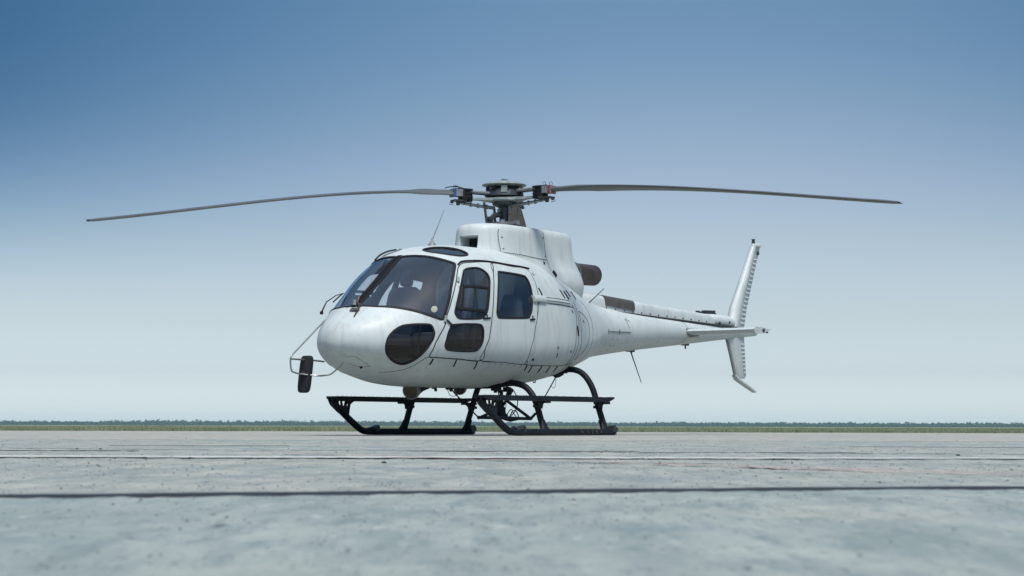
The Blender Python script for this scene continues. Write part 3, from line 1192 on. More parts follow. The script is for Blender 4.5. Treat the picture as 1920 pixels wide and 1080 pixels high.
TRC = L(5.72, -.36, 1.62)
for sgn in (1, -1):
    d = Vector((sgn * math.cos(math.radians(4.5)), 0, -sgn * math.sin(math.radians(4.5)) * 1.0))
    rings = []
    for r_, ch, thk, pt in ((.12, .06, .5, 60), (.20, .12, .2, 40), (.30, .185, .12, 20), (.60, .185, .10, 12), (.93, .185, .09, 5)):
        u = Matrix.Rotation(math.radians(pt), 3, d) @ Vector((0, 0, 1))
        w_ = d.cross(u)
        rings.append([TRC + d * r_ + u * (x - ch * .35) + w_ * y for x, y in airfoil(ch, thk)])
    MB().loft(rings).build('tail_rotor_blade', M['blade'], tr, True, 50)
mb = MB()
mb.box(L(5.55, -.34, 1.80), (.20, .05, .035), Matrix.Rotation(math.radians(8), 3, 'Y'))
mb.box(L(5.80, -.34, 1.825), (.30, .07, .05), Matrix.Rotation(math.radians(-2), 3, 'Y'))
mb.box(L(5.95, -.34, 1.805), (.14, .05, .04), Matrix.Rotation(math.radians(20), 3, 'Y'))
mb.tube([L(5.60, -.34, 1.79), L(5.66, -.34, 1.70)], .02, 8)
mb.tube([L(5.90, -.34, 1.80), L(5.78, -.34, 1.70)], .02, 8)
mb.build_each('pitch_horn', M['dark_metal'], tr, True, 30)


# fins
def fin(name, secs, parent):
    """secs: (a of LE, a of fold, a of TE, z, half thickness)"""
    rings = []
    for le, fo, te, z, th in secs:
        r = []
        m_ = fo - le
        fr = [(0, 0), (.04, .42), (.14, .75), (.30, .95), (.5, 1.0), (.75, .82), (1.0, .50)]
        up = [(le + x * m_, y * th) for x, y in fr] + [(te, .06 * th)]
        for a, p in up:
            r.append(L(a, p, z))
        for a, p in up[::-1][:-1]:
            r.append(L(a, -p - .0005, z))
        rings.append(r)
    return MB().loft(rings).build(name, M['white'], parent, True, 28)


uf = fin('upper_tail_fin', [(5.66, 5.98, 6.25, 1.50, .085), (5.80, 6.07, 6.285, 1.62, .085), (5.885, 6.155, 6.355, 1.876, .078), (6.22, 6.40, 6.575, 2.365, .062), (6.545, 6.655, 6.805, 2.86, .045)], HELI)
mb = MB()
rr = []
for z, s_ in ((2.862, 1.0), (2.885, 1.0), (2.905, .85), (2.915, .5)):
    le, te, th = 6.555, 6.83, .05
    c = (le + te) / 2
    rr.append([L(c + (te - le) / 2 * s_ * math.cos(t), th * s_ * math.sin(t), z) for t in [2 * math.pi * k / 20 for k in range(20)]])
mb.loft(rr).build('fin_tip_cap', M['white'], uf, True, 50)
mb = MB()
mb.lathe(L(6.60, 0, 2.905), (0, 0, 1), [(0, .028), (.02, .028), (.022, .022), (.05, .022), (.052, .03), (.066, .028), (.068, .002)], 14)
mb.build('fin_beacon', M['dark_metal'], uf)
mb = MB()
mb.box(L(6.685, .030, 2.76), (.035, .012, .05))
mb.box(L(6.72, .026, 2.76), (.02, .012, .05))
mb.build_each('static_marks', M['dark_metal'], uf, False)


def lerp_tab(tab, z):
    zs = [t[0] for t in tab]
    for i in range(len(tab) - 1):
        if (zs[i] <= z <= zs[i + 1]) or (zs[i] >= z >= zs[i + 1]):
            t = (z - zs[i]) / (zs[i + 1] - zs[i])
            return [tab[i][k] * (1 - t) + tab[i + 1][k] * t for k in range(len(tab[0]))]
    return list(tab[-1])


UT = [(1.62, 6.07, 6.285, .085), (1.876, 6.155, 6.355, .078), (2.365, 6.40, 6.575, .062), (2.86, 6.655, 6.805, .045)]
for i in range(16):
    z = 1.66 + i * .066
    _, fo, te, th = lerp_tab(UT, z)
    for s_ in (1, -1):
        mb = MB()
        a0, a1 = fo + .01, te - .004
        mb.add([L(a0, s_ * .5 * th, z - .006), L(a0, s_ * (.5 * th + .014), z - .002), L(a0, s_ * .5 * th, z + .026),
                L(a1, s_ * .05 * th, z - .006), L(a1, s_ * (.05 * th + .014), z - .002), L(a1, s_ * .05 * th, z + .026)],
               [(0, 1, 4, 3), (1, 2, 5, 4), (0, 2, 1), (3, 4, 5), (0, 3, 5, 2)])
        mb.build('fin_rib', M['white'], uf, False)
lf = fin('lower_tail_fin', [(5.70, 6.05, 6.27, 1.50, .07), (5.745, 6.09, 6.28, 1.40, .07), (5.99, 6.215, 6.335, .885, .045), (6.03, 6.20, 6.29, .83, .035)], HELI)
LT = [(1.40, 6.09, 6.28, .07), (.885, 6.215, 6.335, .045)]
for i in range(8):
    z = 1.34 - i * .060
    _, fo, te, th = lerp_tab(LT, z)
    for s_ in (1, -1):
        mb = MB()
        a0, a1 = fo + .01, te - .004
        mb.add([L(a0, s_ * .5 * th, z - .006), L(a0, s_ * (.5 * th + .014), z - .002), L(a0, s_ * .5 * th, z + .026),
                L(a1, s_ * .05 * th, z - .006), L(a1, s_ * (.05 * th + .014), z - .002), L(a1, s_ * .05 * th, z + .026)],
               [(0, 1, 4, 3), (1, 2, 5, 4), (0, 2, 1), (3, 4, 5), (0, 3, 5, 2)])
        mb.build('fin_rib', M['white'], lf, False)
mb = MB()
gp = [L(5.965, 0, .875), L(6.03, 0, .825), L(6.16, 0, .782), L(6.38, 0, .712), L(6.60, 0, .640)]
rings = []
for i, p_ in enumerate(gp):
    w_ = (.035, .045, .045, .045, .035)[i]
    t = .012
    rings.append([p_ + Vector((0, -w_, -t)), p_ + Vector((0, w_, -t)), p_ + Vector((0, w_, t)), p_ + Vector((0, -w_, t))])
mb.loft(rings).build('tail_guard', M['white'], lf, True, 40)
mb = MB()
mb.tube([L(5.735, 0, 1.41), L(5.98, 0, .86)], .016, 8).build('fin_leading_edge', M['grey'], lf)

# tailplane: flat lower surface, rounded nose
stab_s = []


def stab_ring(p, le, ch, th, z=1.447):
    r = []
    for x, y in airfoil(ch, th, 10):
        r.append(L(le + x, p, z + y * (1.0 if y > 0 else 1.15) + .012 * math.cos(x / ch * 3)))
    return r


rings = [stab_ring(p, 4.205, .445, .165) for p in (-1.262, -.6, 0, .6, 1.262)]
st = MB().loft(rings).build('tailplane', M['white'], HELI, True, 50)
for s_ in (1, -1):
    mb = MB()
    tip = [(4.20, 1.47), (4.24, 1.50), (4.45, 1.492), (4.72, 1.468), (4.62, 1.448), (4.56, 1.418), (4.27, 1.398), (4.21, 1.425)]
    mb.prism([L(a, s_ * 1.268, z) for a, z in tip], (0, 1, 0), .016)
    tc_ = mb.build('tip_plate', M['white'], st, True, 30)
    mb = MB()
    mb.lathe(L(4.46, s_ * 1.275, 1.455), (0, -s_, 0), [(0, .024), (.02, .022), (.024, .001)], 12)
    mb.lathe(L(4.56, s_ * 1.275, 1.428), (0, -s_, 0), [(0, .014), (.02, .012), (.022, .001)], 10)
    mb.build_each('tip_light', M['dark_metal'], tc_)
    mb = MB()
    mb.prism([L(4.20, s_ * .19, 1.50), L(4.20, s_ * .19, 1.44), L(4.30, s_ * .19, 1.375), L(4.55, s_ * .19, 1.40), L(4.55, s_ * .19, 1.50)], (0, 1, 0), .02)
    mb.build('tailplane_bracket', M['grey'], st, True, 30)

# ------------------------------------------------------------------ rotor head
mast = MB()
mast.lathe(L(0, 0, 2.50), (0, 0, 1), [(0, .12), (.08, .12), (.12, .085), (.16, .062), (.30, .060), (.36, .066), (.42, .075)], 24)
mast = mast.build('rotor_mast', M['dark_metal'], HELI, True, 40)
MB().lathe(L(0, 0, 2.60), (0, 0, 1), [(0, .17), (.012, .20), (.035, .20), (.045, .16), (.05, .09)], 28).build('swashplate', M['steel'], mast, True, 30)
mb = MB()
for k in range(6):
    an = math.radians(30 + 60 * k)
    mb.box(L(.19 * math.cos(an), .19 * math.sin(an), 2.635), (.06, .05, .05), Matrix.Rotation(-an, 3, 'Z'))
    mb.tube([L(.19 * math.cos(an), .19 * math.sin(an), 2.61), L(.20 * math.cos(an + .3), .20 * math.sin(an + .3), 2.52)], .012, 6)
mb.build_each('swashplate_lug', M['grey'], mast, True, 30)
hub = MB()
hub.lathe(L(0, 0, 2.90), (0, 0, 1), [(0, .10), (.0, .15), (.012, .24), (.040, .24), (.05, .15)], 30)
hub = hub.build('rotor_hub', M['pale'], HELI, True, 30)
MB().lathe(L(0, 0, 2.96), (0, 0, 1), [(0, .20), (.008, .245), (.07, .235), (.10, .215), (.12, .12)], 30).build('hub_upper_drum', M['dark_metal'], hub, True, 30)
mb = MB()
mb.lathe(L(0, 0, 3.105), (0, 0, 1), [(-.022, .10), (-.012, .20), (.000, .274), (.008, .280), (.016, .274), (.034, .235), (.050, .17), (.060, .09), (.063, .002)], 40)
capo = mb.build('vibration_absorber_cap', M['pale'], hub, True, 40)
mb = MB()
mb.tube([L(-.06, 0, 3.172), L(-.06, 0, 3.185), L(.05, .02, 3.185)], .006, 6)
mb.lathe(L(0, 0, 3.16), (0, 0, 1), [(0, .03), (.02, .028), (.024, .002)], 12)
mb.build('cap_bolt', M['steel'], capo)
mb = MB()
dcam = Vector((-.819, .0, 0))
fdir = Vector((-math.sin(TH), -math.cos(TH), 0))     # towards the front-left, in helicopter space
mb.box(fdir * .222 + Vector((0, 0, 3.045)), (.05, .075, .085), Matrix.Rotation(math.atan2(fdir.y, fdir.x), 3, 'Z'))
mb.build('hub_box', M['pale'], hub, False)
mb = MB()
for k in range(9):
    an = 2 * math.pi * k / 9 + .3
    mb.box(L(.215 * math.cos(an), .215 * math.sin(an), 3.035), (.045, .05, .10), Matrix.Rotation(-an, 3, 'Z'), taper=.8)
mb.build_each('hub_spring', M['dash'], hub, True, 30)

BL = {  # azimuth aft-relative, droop line (r, z), pitch root, pitch tip, band colour
    'left': (151.25, [(.80, 2.978), (1.2, 2.969), (1.761, 2.918), (2.741, 2.816), (3.762, 2.645), (4.519, 2.519), (5.22, 2.417)], ((.8, 20), (1.0, 19), (1.3, 9), (1.6, 5), (5.2, 3)), .28, 'blue', 'blade'),
    'right': (-88.75, [(.80, 3.012), (1.207, 3.003), (1.953, 2.96), (2.672, 2.886), (3.367, 2.809), (4.431, 2.674), (5.22, 2.57)], ((.8, 6), (1.2, 8), (2.0, 5), (3.3, 1), (5.2, 0)), .28, 'red', 'blade'),
    'back': (31.25, [(.80, 2.99), (1.2, 2.98), (1.761, 2.93), (2.741, 2.84), (3.762, 2.69), (4.519, 2.57), (5.22, 2.46)], ((.8, 8), (1.2, 8), (2.0, 5), (3.3, 1), (5.2, 0)), .34, 'yellow', 'blade_brown'),
}
for key, (az, dl, ptab, ch0, band, bmat) in BL.items():
    # HELI local frame: x aft, y starboard; azimuth measured in the same sense as world angles
    an = math.radians(az)
    d = Vector((math.cos(an), math.sin(an), 0))
    side_le = Vector((d.y, -d.x, 0))                     # leading edge: rotor turns clockwise from above
    rs = np.array([q[0] for q in dl])
    zs_ = np.array([q[1] for q in dl])
    pf = np.polyfit(rs, zs_, 3)
    rings = []
    for r_ in [.69, .75, .82, .90, 1.0, 1.12, 1.28, 1.45] + [1.45 + (5.10 - 1.45) * i / 24 for i in range(1, 25)] + [5.15, 5.19, 5.22]:
        z = float(np.polyval(pf, r_))
        g = min(1, max(0, (r_ - .85) / .5))
        g = g * g * (3 - 2 * g)
        ch = ch0 * .45 + (.32 - ch0 * .45) * g
        thk = .50 + (.115 - .50) * g
        if r_ > 5.1:
            ch *= 1 - (r_ - 5.1) * 2.4
        pt = math.radians(float(np.interp(r_, [q[0] for q in ptab], [q[1] for q in ptab])))
        u = side_le * math.cos(pt) + Vector((0, 0, 1)) * math.sin(pt)
        w_ = d.cross(u) if d.cross(u).z > 0 else u.cross(d)
        c = d * r_ + Vector((0, 0, z))
        rings.append([c + u * (ch * .40 - x) + w_ * y for x, y in airfoil(ch, thk, 10)])
    bl = MB().loft(rings).build('rotor_blade', M[bmat], HELI, True, 50)
    # attachment: fork block, elastomer, sleeves, damper arm
    z0 = float(np.interp(.8, rs, zs_))
    rotm = Matrix((d, side_le, Vector((0, 0, 1)))).transposed()
    if rotm.determinant() < 0:
        rotm = Matrix((d, -side_le, Vector((0, 0, 1)))).transposed()
    dz = z0 - 2.99
    blk = MB().box(d * .765 + Vector((0, 0, z0 + .002)), (.12, .14, .085), rotm).build('blade_fork', M['grey'], bl, False)
    MB().box(d * .81 + Vector((0, 0, z0 + .002)), (.028, .15, .098), rotm).build('colour_band', M[band], bl, False)
    mb = MB()
    mb.box(d * .655 + Vector((0, 0, z0 - .005)), (.10, .16, .13), rotm, taper=.9)
    mb.box(d * .60 + Vector((0, 0, z0 - .02)), (.06, .12, .16), rotm)
    for q in (-.045, 0, .045):
        mb.box(d * .63 + Vector((0, 0, z0 + q)), (.11, .175, .012), rotm)
    mb.build('elastomer_block', M['dash'], bl, True, 30)
    mb = MB()
    for q in (-.05, .05):
        mb.tube([d * .20 + side_le * q + Vector((0, 0, 3.005 + dz)), d * .74 + side_le * q + Vector((0, 0, 3.02 + dz))], .020, 10)
    mb.box(d * .40 + Vector((0, 0, 3.010 + dz)), (.44, .11, .014), rotm)
    mb.build_each('upper_sleeve', M['grey'], bl, True, 40)
    mb = MB()
    rings = []
    for r_, w_, h_ in ((.10, .15, .022), (.28, .12, .020), (.42, .06, .013), (.60, .045, .011), (.70, .05, .012)):
        c = d * r_ + Vector((0, 0, 2.925 + dz * r_))
        rings.append([c + side_le * w_ - Vector((0, 0, h_)), c - side_le * w_ - Vector((0, 0, h_)), c - side_le * w_ + Vector((0, 0, h_)), c + side_le * w_ + Vector((0, 0, h_))])
    mb.loft(rings).build('hub_star_arm', M['pale'], bl, True, 40)
    mb = MB()
    zl = 2.86 + dz
    mb.tube([d * .24 + Vector((0, 0, zl - .028)), d * .45 + Vector((0, 0, zl - .012)), d * .72 + Vector((0, 0, zl + .012))], [.022, .020, .016], 10)
    for r_ in (.34, .46, .56):
        mb.lathe(d * r_ + Vector((0, 0, zl - .028 + (r_ - .24) * .083)), d, [(0, .02), (0, .03), (.015, .03), (.015, .02)], 12)
    mb.build_each('lower_sleeve', M['steel'], bl, True, 40)
    mb = MB()
    mb.box(d * .73 + Vector((0, 0, zl + .038)), (.17, .13, .020), rotm)
    mb.lathe(d * .74 + Vector((0, 0, zl + .03)), (0, 0, -1), [(0, .025), (.035, .025), (.05, .018), (.052, .001)], 12)
    mb.lathe(d * .82 + Vector((0, 0, zl + .03)), (0, 0, -1), [(0, .018), (.02, .018), (.03, .012), (.031, .001)], 10)
    mb.lathe(d * .66 + Vector((0, 0, zl + .03)), (0, 0, -1), [(0, .018), (.03, .018), (.04, .012), (.041, .001)], 10)
    mb.lathe(d * .74 + side_le * .03 + Vector((0, 0, z0 + .04)), (0, 0, 1), [(0, .022), (.018, .022), (.026, .012), (.027, .001)], 12)
    mb.lathe(d * .74 - side_le * .04 + Vector((0, 0, z0 + .04)), (0, 0, 1), [(0, .022), (.018, .022), (.026, .012), (.027, .001)], 12)
    mb.tube([d * .84 + Vector((0, 0, zl + .02)), d * .86 + Vector((0, 0, zl - .01)), d * .80 + Vector((0, 0, zl - .02))], .004, 6)
    mb.build_each('attachment_bolt', M['dark_metal'], bl, True, 40)
    mb = MB()
    for r_, s_ in ((.73, .05), (.79, -.01)):
        c = d * r_ + side_le * s_ + Vector((0, 0, z0 + .055))
        loop = [c + d * (.022 * math.cos(t)) + Vector((0, 0, .022 + .022 * math.sin(t))) for t in [2 * math.pi * k / 12 for k in range(13)]]
        mb.tube(loop, .003, 5)
    if key == 'left':
        mb.tube([d * (.92 - .03 * i) + Vector((0, 0, z0 + .055 + .028 * math.sin(i / 9 * 3.0))) for i in range(10)], .007, 6)
    mb.build_each('bonding_wire', M['dash'], bl)
    for ch in bl.children:
        ch.location = d * -.105
    MB().tube([d * 5.19 + Vector((0, 0, zs_[-1] + .004)), d * 5.24 + Vector((0, 0, zs_[-1] + .002))], [.018, .010], 8, squash=.5).build('tip_weight', M['dash'], bl)
# pitch links, scissor link
mb = MB()
for an, r0, r1 in ((180, .36, .43), (-60, .26, .30)):
    a_ = math.radians(an)
    mb.tube([L(r0 * math.cos(a_), r0 * math.sin(a_), 2.56), L(r1 * math.cos(a_), r1 * math.sin(a_), 2.86)], .016, 8)
mb.build_each('pitch_link', M['dark_metal'], mast)
mb = MB()
fd2 = Vector((-math.sin(TH) * 0.0, 0, 0))
q0 = L(-.02, .09, 2.60)
q1 = L(-.02, .09, 2.90)
mb.tube([q0, q1], .014, 8)
mb.tube([q1 + Vector((0, 0, -.05)), q1 + Vector((0, 0, 0))], .026, 8)
mb.tube([L(.24, .02, 2.60), L(.29, .02, 2.90)], .008, 6)
mb.build_each('control_rod', M['steel'], mast)
MB().tube([q0 + Vector((0, 0, .13)), q0 + Vector((0, 0, .15))], .018, 10).build('rod_mark', M['red'], mast)
mb = MB()
mb.tube([L(-.07, 0, 2.74), L(-.20, 0, 2.72), L(-.32, 0, 2.655)], [.03, .036, .028], 8)
mb.tube([L(-.32, 0, 2.655), L(-.30, 0, 2.60), L(-.23, 0, 2.555)], [.028, .022, .026], 8)
mb.tube([L(-.20, 0, 2.66), L(-.16, 0, 2.60), L(-.20, 0, 2.555)], .016, 8)
mb.lathe(L(-.32, .04, 2.66), (0, 1, 0), [(0, .035), (.08, .035), (.081, .001)], 12)
mb.build('scissor_link', M['dark_metal'], mast)
mb = MB()
for k in range(10):
    an = 2 * math.pi * k / 10
    mb.lathe(L(.13 * math.cos(an), .13 * math.sin(an), 2.86), (0, 0, 1), [(0, .02), (.05, .02)], 8)
mb.lathe(L(0, 0, 2.83), (0, 0, 1), [(0, .07), (.03, .14), (.07, .16), (.075, .1)], 20)
mb.tube([L(.04, .16, 2.88), L(.12, .20, 2.82), L(.20, .16, 2.84), L(.22, .10, 2.90)], .012, 8)
mb.build('hub_lower_flange', M['dark_metal'], hub, True, 30)

# ------------------------------------------------------------------ landing gear
for side in (1, -1):
    p_ = 1.085 * side
    mb = MB()
    path = spline([L(-2.00, p_, .400), L(-1.90, p_, .335), L(-1.72, p_, .218), L(-1.56, p_, .122), L(-1.44, p_, .062), L(-1.32, p_, .044), L(-1.15, p_, .042)], 5)
    mb.tube(path + [L(-.3, p_, .042), L(.3, p_, .042), L(.80, p_, .042)], .040, 14)
    sk = mb.build('landing_skid', M['black'], HELI)
    mb = MB()
    mb.box(L(-.62, p_, .010), (1.15, .05, .016))
    mb.box(L(.40, p_, .010), (.85, .05, .016))
    mb.build_each('wear_shoe', M['dark_metal'], sk, False)
    mb = MB()
    ringz = []
    for a_, zt, zb in ((-2.02, .462, .436), (-1.93, .464, .405), (.53, .470, .408), (.62, .472, .414), (.74, .474, .452)):
        ringz.append([L(a_, p_ - .07, zb), L(a_, p_ + .07, zb), L(a_, p_ + .07, zt), L(a_, p_ - .07, zt)])
    mb.loft(ringz)
    mb.tube([L(.74, p_, .462), L(.78, p_, .462)], .014, 8)
    stp = mb.build('boarding_step', M['black'], sk, True, 30)
    mb = MB()
    for i in range(16):
        for q in (-.04, .04):
            mb.lathe(L(-1.85 + i * .165, p_ + q, .4665 + .0025), (0, 0, 1), [(0, .006), (.005, .005), (.006, .001)], 6)
    mb.build('step_bolts', M['dark_metal'], stp)['kind'] = 'stuff'
    # front gusset with lightening holes: two plates built from bars
    mb = MB()
    for q in (-.028, .028):
        mb.prism([L(-2.05, p_ + q, .44), L(-2.00, p_ + q, .44), L(-1.93, p_ + q, .33), L(-1.80, p_ + q, .245), L(-1.86, p_ + q, .27), L(-2.00, p_ + q, .36)], (0, 1, 0), .01)
        mb.prism([L(-1.99, p_ + q, .37), L(-1.70, p_ + q, .34), L(-1.72, p_ + q, .22), L(-1.90, p_ + q, .30)], (0, 1, 0), .01)
        mb.prism([L(-1.72, p_ + q, .42), L(-1.60, p_ + q, .42), L(-1.69, p_ + q, .37), L(-1.70, p_ + q, .33), L(-1.75, p_ + q, .33)], (0, 1, 0), .01)
        mb.prism([L(-1.88, p_ + q, .42), L(-1.85, p_ + q, .42), L(-1.83, p_ + q, .34), L(-1.87, p_ + q, .34)], (0, 1, 0), .01)
    mb.build('front_gusset', M['black'], sk, True, 30)
    # clamps and clutter at the skid ends
    mb = MB()
    mb.box(L(-1.22, p_, .09), (.17, .06, .035), Matrix.Rotation(math.radians(-12), 3, 'Y'))
    mb.lathe(L(-1.24, p_ - .05 * side, .080), (0, side, 0), [(0, .034), (.03, .034), (.032, .001)], 12)
    mb.box(L(-1.15, p_, .080), (.022, .08, .06))
    mb.box(L(.80, p_, .075), (.07, .09, .08), Matrix.Rotation(math.radians(15), 3, 'Y'))
    mb.lathe(L(.85, p_ + .03, .075), (0, 1, 0), [(0, .035), (.03, .035), (.031, .001)], 10)
    mb.lathe(L(.87, p_ - .03, .04), (0, 1, 0), [(0, .028), (.03, .028), (.031, .001)], 10)
    mb.tube([L(.82, p_, .10), L(.86, p_, .13), L(.90, p_, .09)], .006, 6)
    mb.box(L(.76, p_, .02), (.20, .05, .02))
    mb.build_each('skid_fitting', M['dark_metal'], sk, True, 30)
    mb = MB()
    for a_ in (.05, .18, .28, .37, .48):
        mb.box(L(a_, p_ + side * .042, .045), (.045, .008, .03), Matrix.Rotation(a_ * 7, 3, 'Y'))
    mb.build_each('paint_chip', M['exhaust'], sk, False)


def arch(name, a, pts):
    """cross tube: half profile (p, z) mirrored, with cast feet."""
    right = spline(pts, 5)
    full = [L(a, -q[0], q[1]) for q in right[::-1]] + [L(a, q[0], q[1]) for q in right]
    o = MB().tube(full, .038, 14).build(name, M['black'], HELI)
    for s_ in (1, -1):
        mb = MB()
        foot = []
        for p_, z_, ra, rp in ((1.078, .05, .10, .042), (1.062, .08, .078, .042), (1.042, .12, .056, .041), (1.012, .19, .040, .040)):
            foot.append([L(a + ra * math.cos(t), s_ * (p_ + rp * math.sin(t)), z_) for t in [2 * math.pi * k / 16 for k in range(16)]])
        mb.loft(foot)
        mb.build('cross_tube_foot', M['black'], o)
        mb = MB()
        mb.box(L(a, s_ * 1.02, .400), (.12, .17, .030))
        mb.prism([L(a - .10, s_ * .985, .412), L(a + .10, s_ * .985, .412), L(a + .05, s_ * .985, .37), L(a + .045, s_ * .98, .32), L(a - .045, s_ * .98, .32), L(a - .05, s_ * .985, .37)], (0, 1, 0), .04)
        for q in (-.045, .045):
            mb.lathe(L(a + q, s_ * .98, .35), (0, s_, 0), [(0, .018), (.05, .018), (.052, .001)], 8)
        mb.build('step_clamp', M['black'], o, True, 30)
    return o


fx = arch('front_cross_tube', -.66, [(0, .60), (.30, .60), (.50, .622), (.64, .622), (.77, .585), (.86, .51), (.92, .42), (.965, .31), (1.015, .16), (1.07, .06)])
rx = arch('rear_cross_tube', .66, [(0, .76), (.25, .775), (.45, .815), (.58, .822), (.70, .79), (.80, .71), (.88, .59), (.935, .45), (.98, .32), (1.03, .18), (1.075, .06)])
mb = MB()
for p_ in (.38, -.38):
    mb.box(L(.66, p_, .82), (.16, .16, .09), taper=.8)
    mb.tube([L(.60, p_, .78), L(.66, p_, .74), L(.75, p_, .77)], .018, 8)
    mb.box(L(-.66, p_, .625), (.20, .18, .07), taper=.8)
mb.tube([L(1.06, .08, .80), L(1.04, .08, .74)], .03, 8)
mb.tube([L(.60, .55, .86), L(.62, .50, .90)], .02, 6)
mb.build_each('cross_tube_mount', M['black'], HELI, True, 30)

# cargo hook swing frame and its cables under the belly
mb = MB()
mb.tube([L(-.95, .30, .215), L(-.40, .26, .212), L(.10, .15, .208), L(.42, .12, .205)], .020, 8)
mb.tube([L(.42, .12, .205), L(-.14, .12, .44), L(-.30, .30, .56)], .020, 8)
mb.tube([L(-.95, .30, .205), L(-.64, .42, .33), L(-.45, .45, .55)], .018, 8)
mb.tube([L(.42, .12, .205), L(.52, .12, .27)], .018, 8)
frame = mb.build('cargo_swing_frame', M['black'], HELI)
mb = MB()
mb.tube([L(-.12, .05, .56), L(-.12, .05, .40), L(-.12, .05, .22)], [.02, .028, .03], 8)
mb.box(L(-.12, .05, .30), (.10, .08, .10), taper=.7)
mb.box(L(-.12, .05, .24), (.14, .10, .05))
mb.box(L(-.16, .05, .38), (.05, .05, .09))
mb.tube([L(-.06, .05, .21), L(.08, .05, .20), L(.22, .05, .205)], [.026, .034, .022], 8)
mb.build('cargo_hook', M['black'], frame, True, 30)
mb = MB()


def cable(pts, r=.006):
    mb.tube(spline([L(*p) for p in pts], 6), r, 5)


cable([(-1.22, .10, .56), (-1.18, .12, .50), (-1.05, .2, .36), (-.93, .28, .22)], .009)
cable([(-1.24, .10, .56), (-1.12, .10, .49), (-1.0, .10, .52), (-.93, .10, .58)], .004)
cable([(-1.28, .08, .56), (-1.16, .05, .47), (-1.02, .05, .49), (-.97, .02, .57)], .004)
cable([(-.02, .05, .60), (.12, .05, .57), (.22, .05, .46), (.22, .05, .36), (.14, .05, .27), (.02, .05, .22)], .007)
cable([(-.20, .05, .57), (-.16, .05, .46), (-.14, .05, .42)], .008)
cable([(-.02, .05, .57), (.0, .05, .50), (-.03, .05, .44), (-.02, .05, .38), (-.05, .05, .25)], .005)
cable([(.02, .05, .57), (.06, .05, .50), (.08, .05, .44)], .006)
cable([(.06, .05, .22), (.10, .05, .28), (.16, .05, .31), (.22, .05, .28), (.26, .05, .22)], .007)
cable([(-.02, .05, .24), (.05, .05, .30), (.10, .05, .32), (.14, .05, .27), (.20, .05, .23)], .006)
cable([(1.04, .08, .74), (.85, .09, .56), (.62, .10, .34)], .008)
cable([(1.04, .08, .73), (1.03, .08, .62), (.98, .08, .60), (.94, .08, .63)], .003)
cable([(.75, .10, .50), (.70, .10, .36), (.60, .10, .30)], .004)
mb.build_each('cargo_cable', M['dash'], frame)
mb = MB()
for a_, p_, s_ in ((-1.26, .10, .05), (-.34, .10, .045), (-.30, .06, .04), (-.20, .05, .055), (0.0, .05, .06), (-1.45, .02, .035)):
    mb.box(L(a_, p_, .565), (s_ * 1.6, s_, s_))
    mb.lathe(L(a_ + .03, p_, .55), (0, 0, -1), [(0, .02), (.03, .016), (.032, .001)], 8)
mb.tube([L(-.14, .05, .55), L(.12, .05, .55)], .008, 6)
mb.tube([L(-1.10, .12, .57), L(-1.10, .12, .50)], .003, 5)
mb.tube([L(.34, .2, .70), L(.36, .2, .655), L(.40, .2, .66), L(.40, .2, .70)], .008, 6)
mb.build_each('belly_fitting', M['dash'], HELI, True, 30)

# landing lights in the belly: round lamps in drum housings facing ahead
M['lamp_house'] = simple('grimy_lamp_housing', (.16, .155, .14), .55, .3)
for a_, p_, z_, r_ in ((-1.84, 0, .530, .105), (-.92, .02, .572, .078)):
    ax = Vector((-.90, -.22, -.30)).normalized()
    c_ = L(a_, p_, z_)
    mb = MB()
    mb.lathe(c_, ax, [(-.085, .0), (-.08, r_ * .45), (-.05, r_ * .80), (.0, r_ * .98), (.045, r_), (.055, r_ * .97), (.055, r_ * .80), (.035, r_ * .78), (.034, 0)], 28)
    lt = mb.build('landing_light', M['lamp_house'], HELI, True, 40)
    MB().lathe(c_ + ax * .036, ax, [(0, .0), (.001, r_ * .25), (.010, r_ * .55), (.014, r_ * .76)], 28).build('lamp_reflector', M['lamp'], lt)
    MB().box(c_ + Vector((.02, 0, .06)), (.14, .13, .06)).build('lamp_mount', M['lamp_house'], lt, False)
MB().prism([L(-1.76, 0, .57), L(-1.50, 0, .565), L(-1.66, 0, .52), L(-1.76, 0, .47)], (0, 1, 0), .05).build('lamp_bracket', M['black'], HELI, True, 30)

# nose access panel and hinge, plates
mb = MB()
surf_strip('', [(-3.15, .076, .871), (-3.124, .179, .875), (-3.082, .212, .854), (-2.915, .245, .77)], 0.005, 0.0015, None, None, 1, mb=mb)
surf_strip('', [(-2.915, .245, .77), (-2.992, .10, .771), (-3.06, .05, .80)], 0.005, 0.0015, None, None, 1, mb=mb)
mb.build('nose_panel_seam', M['seam'], HELI)
surf_strip('nose_latch', [(-2.965, .144, .775), (-2.95, .15, .762)], 0.03, 0.02, M['dash'], HELI, 1)
mb = MB()
mb.prism([L(-3.03, .03, 1.392), L(-2.985, .03, 1.425), L(-2.985, .15, 1.425), L(-3.03, .15, 1.392)], (-.6, 0, .8), .006)
mb.build('nose_plate', M['plate'], HELI, False)

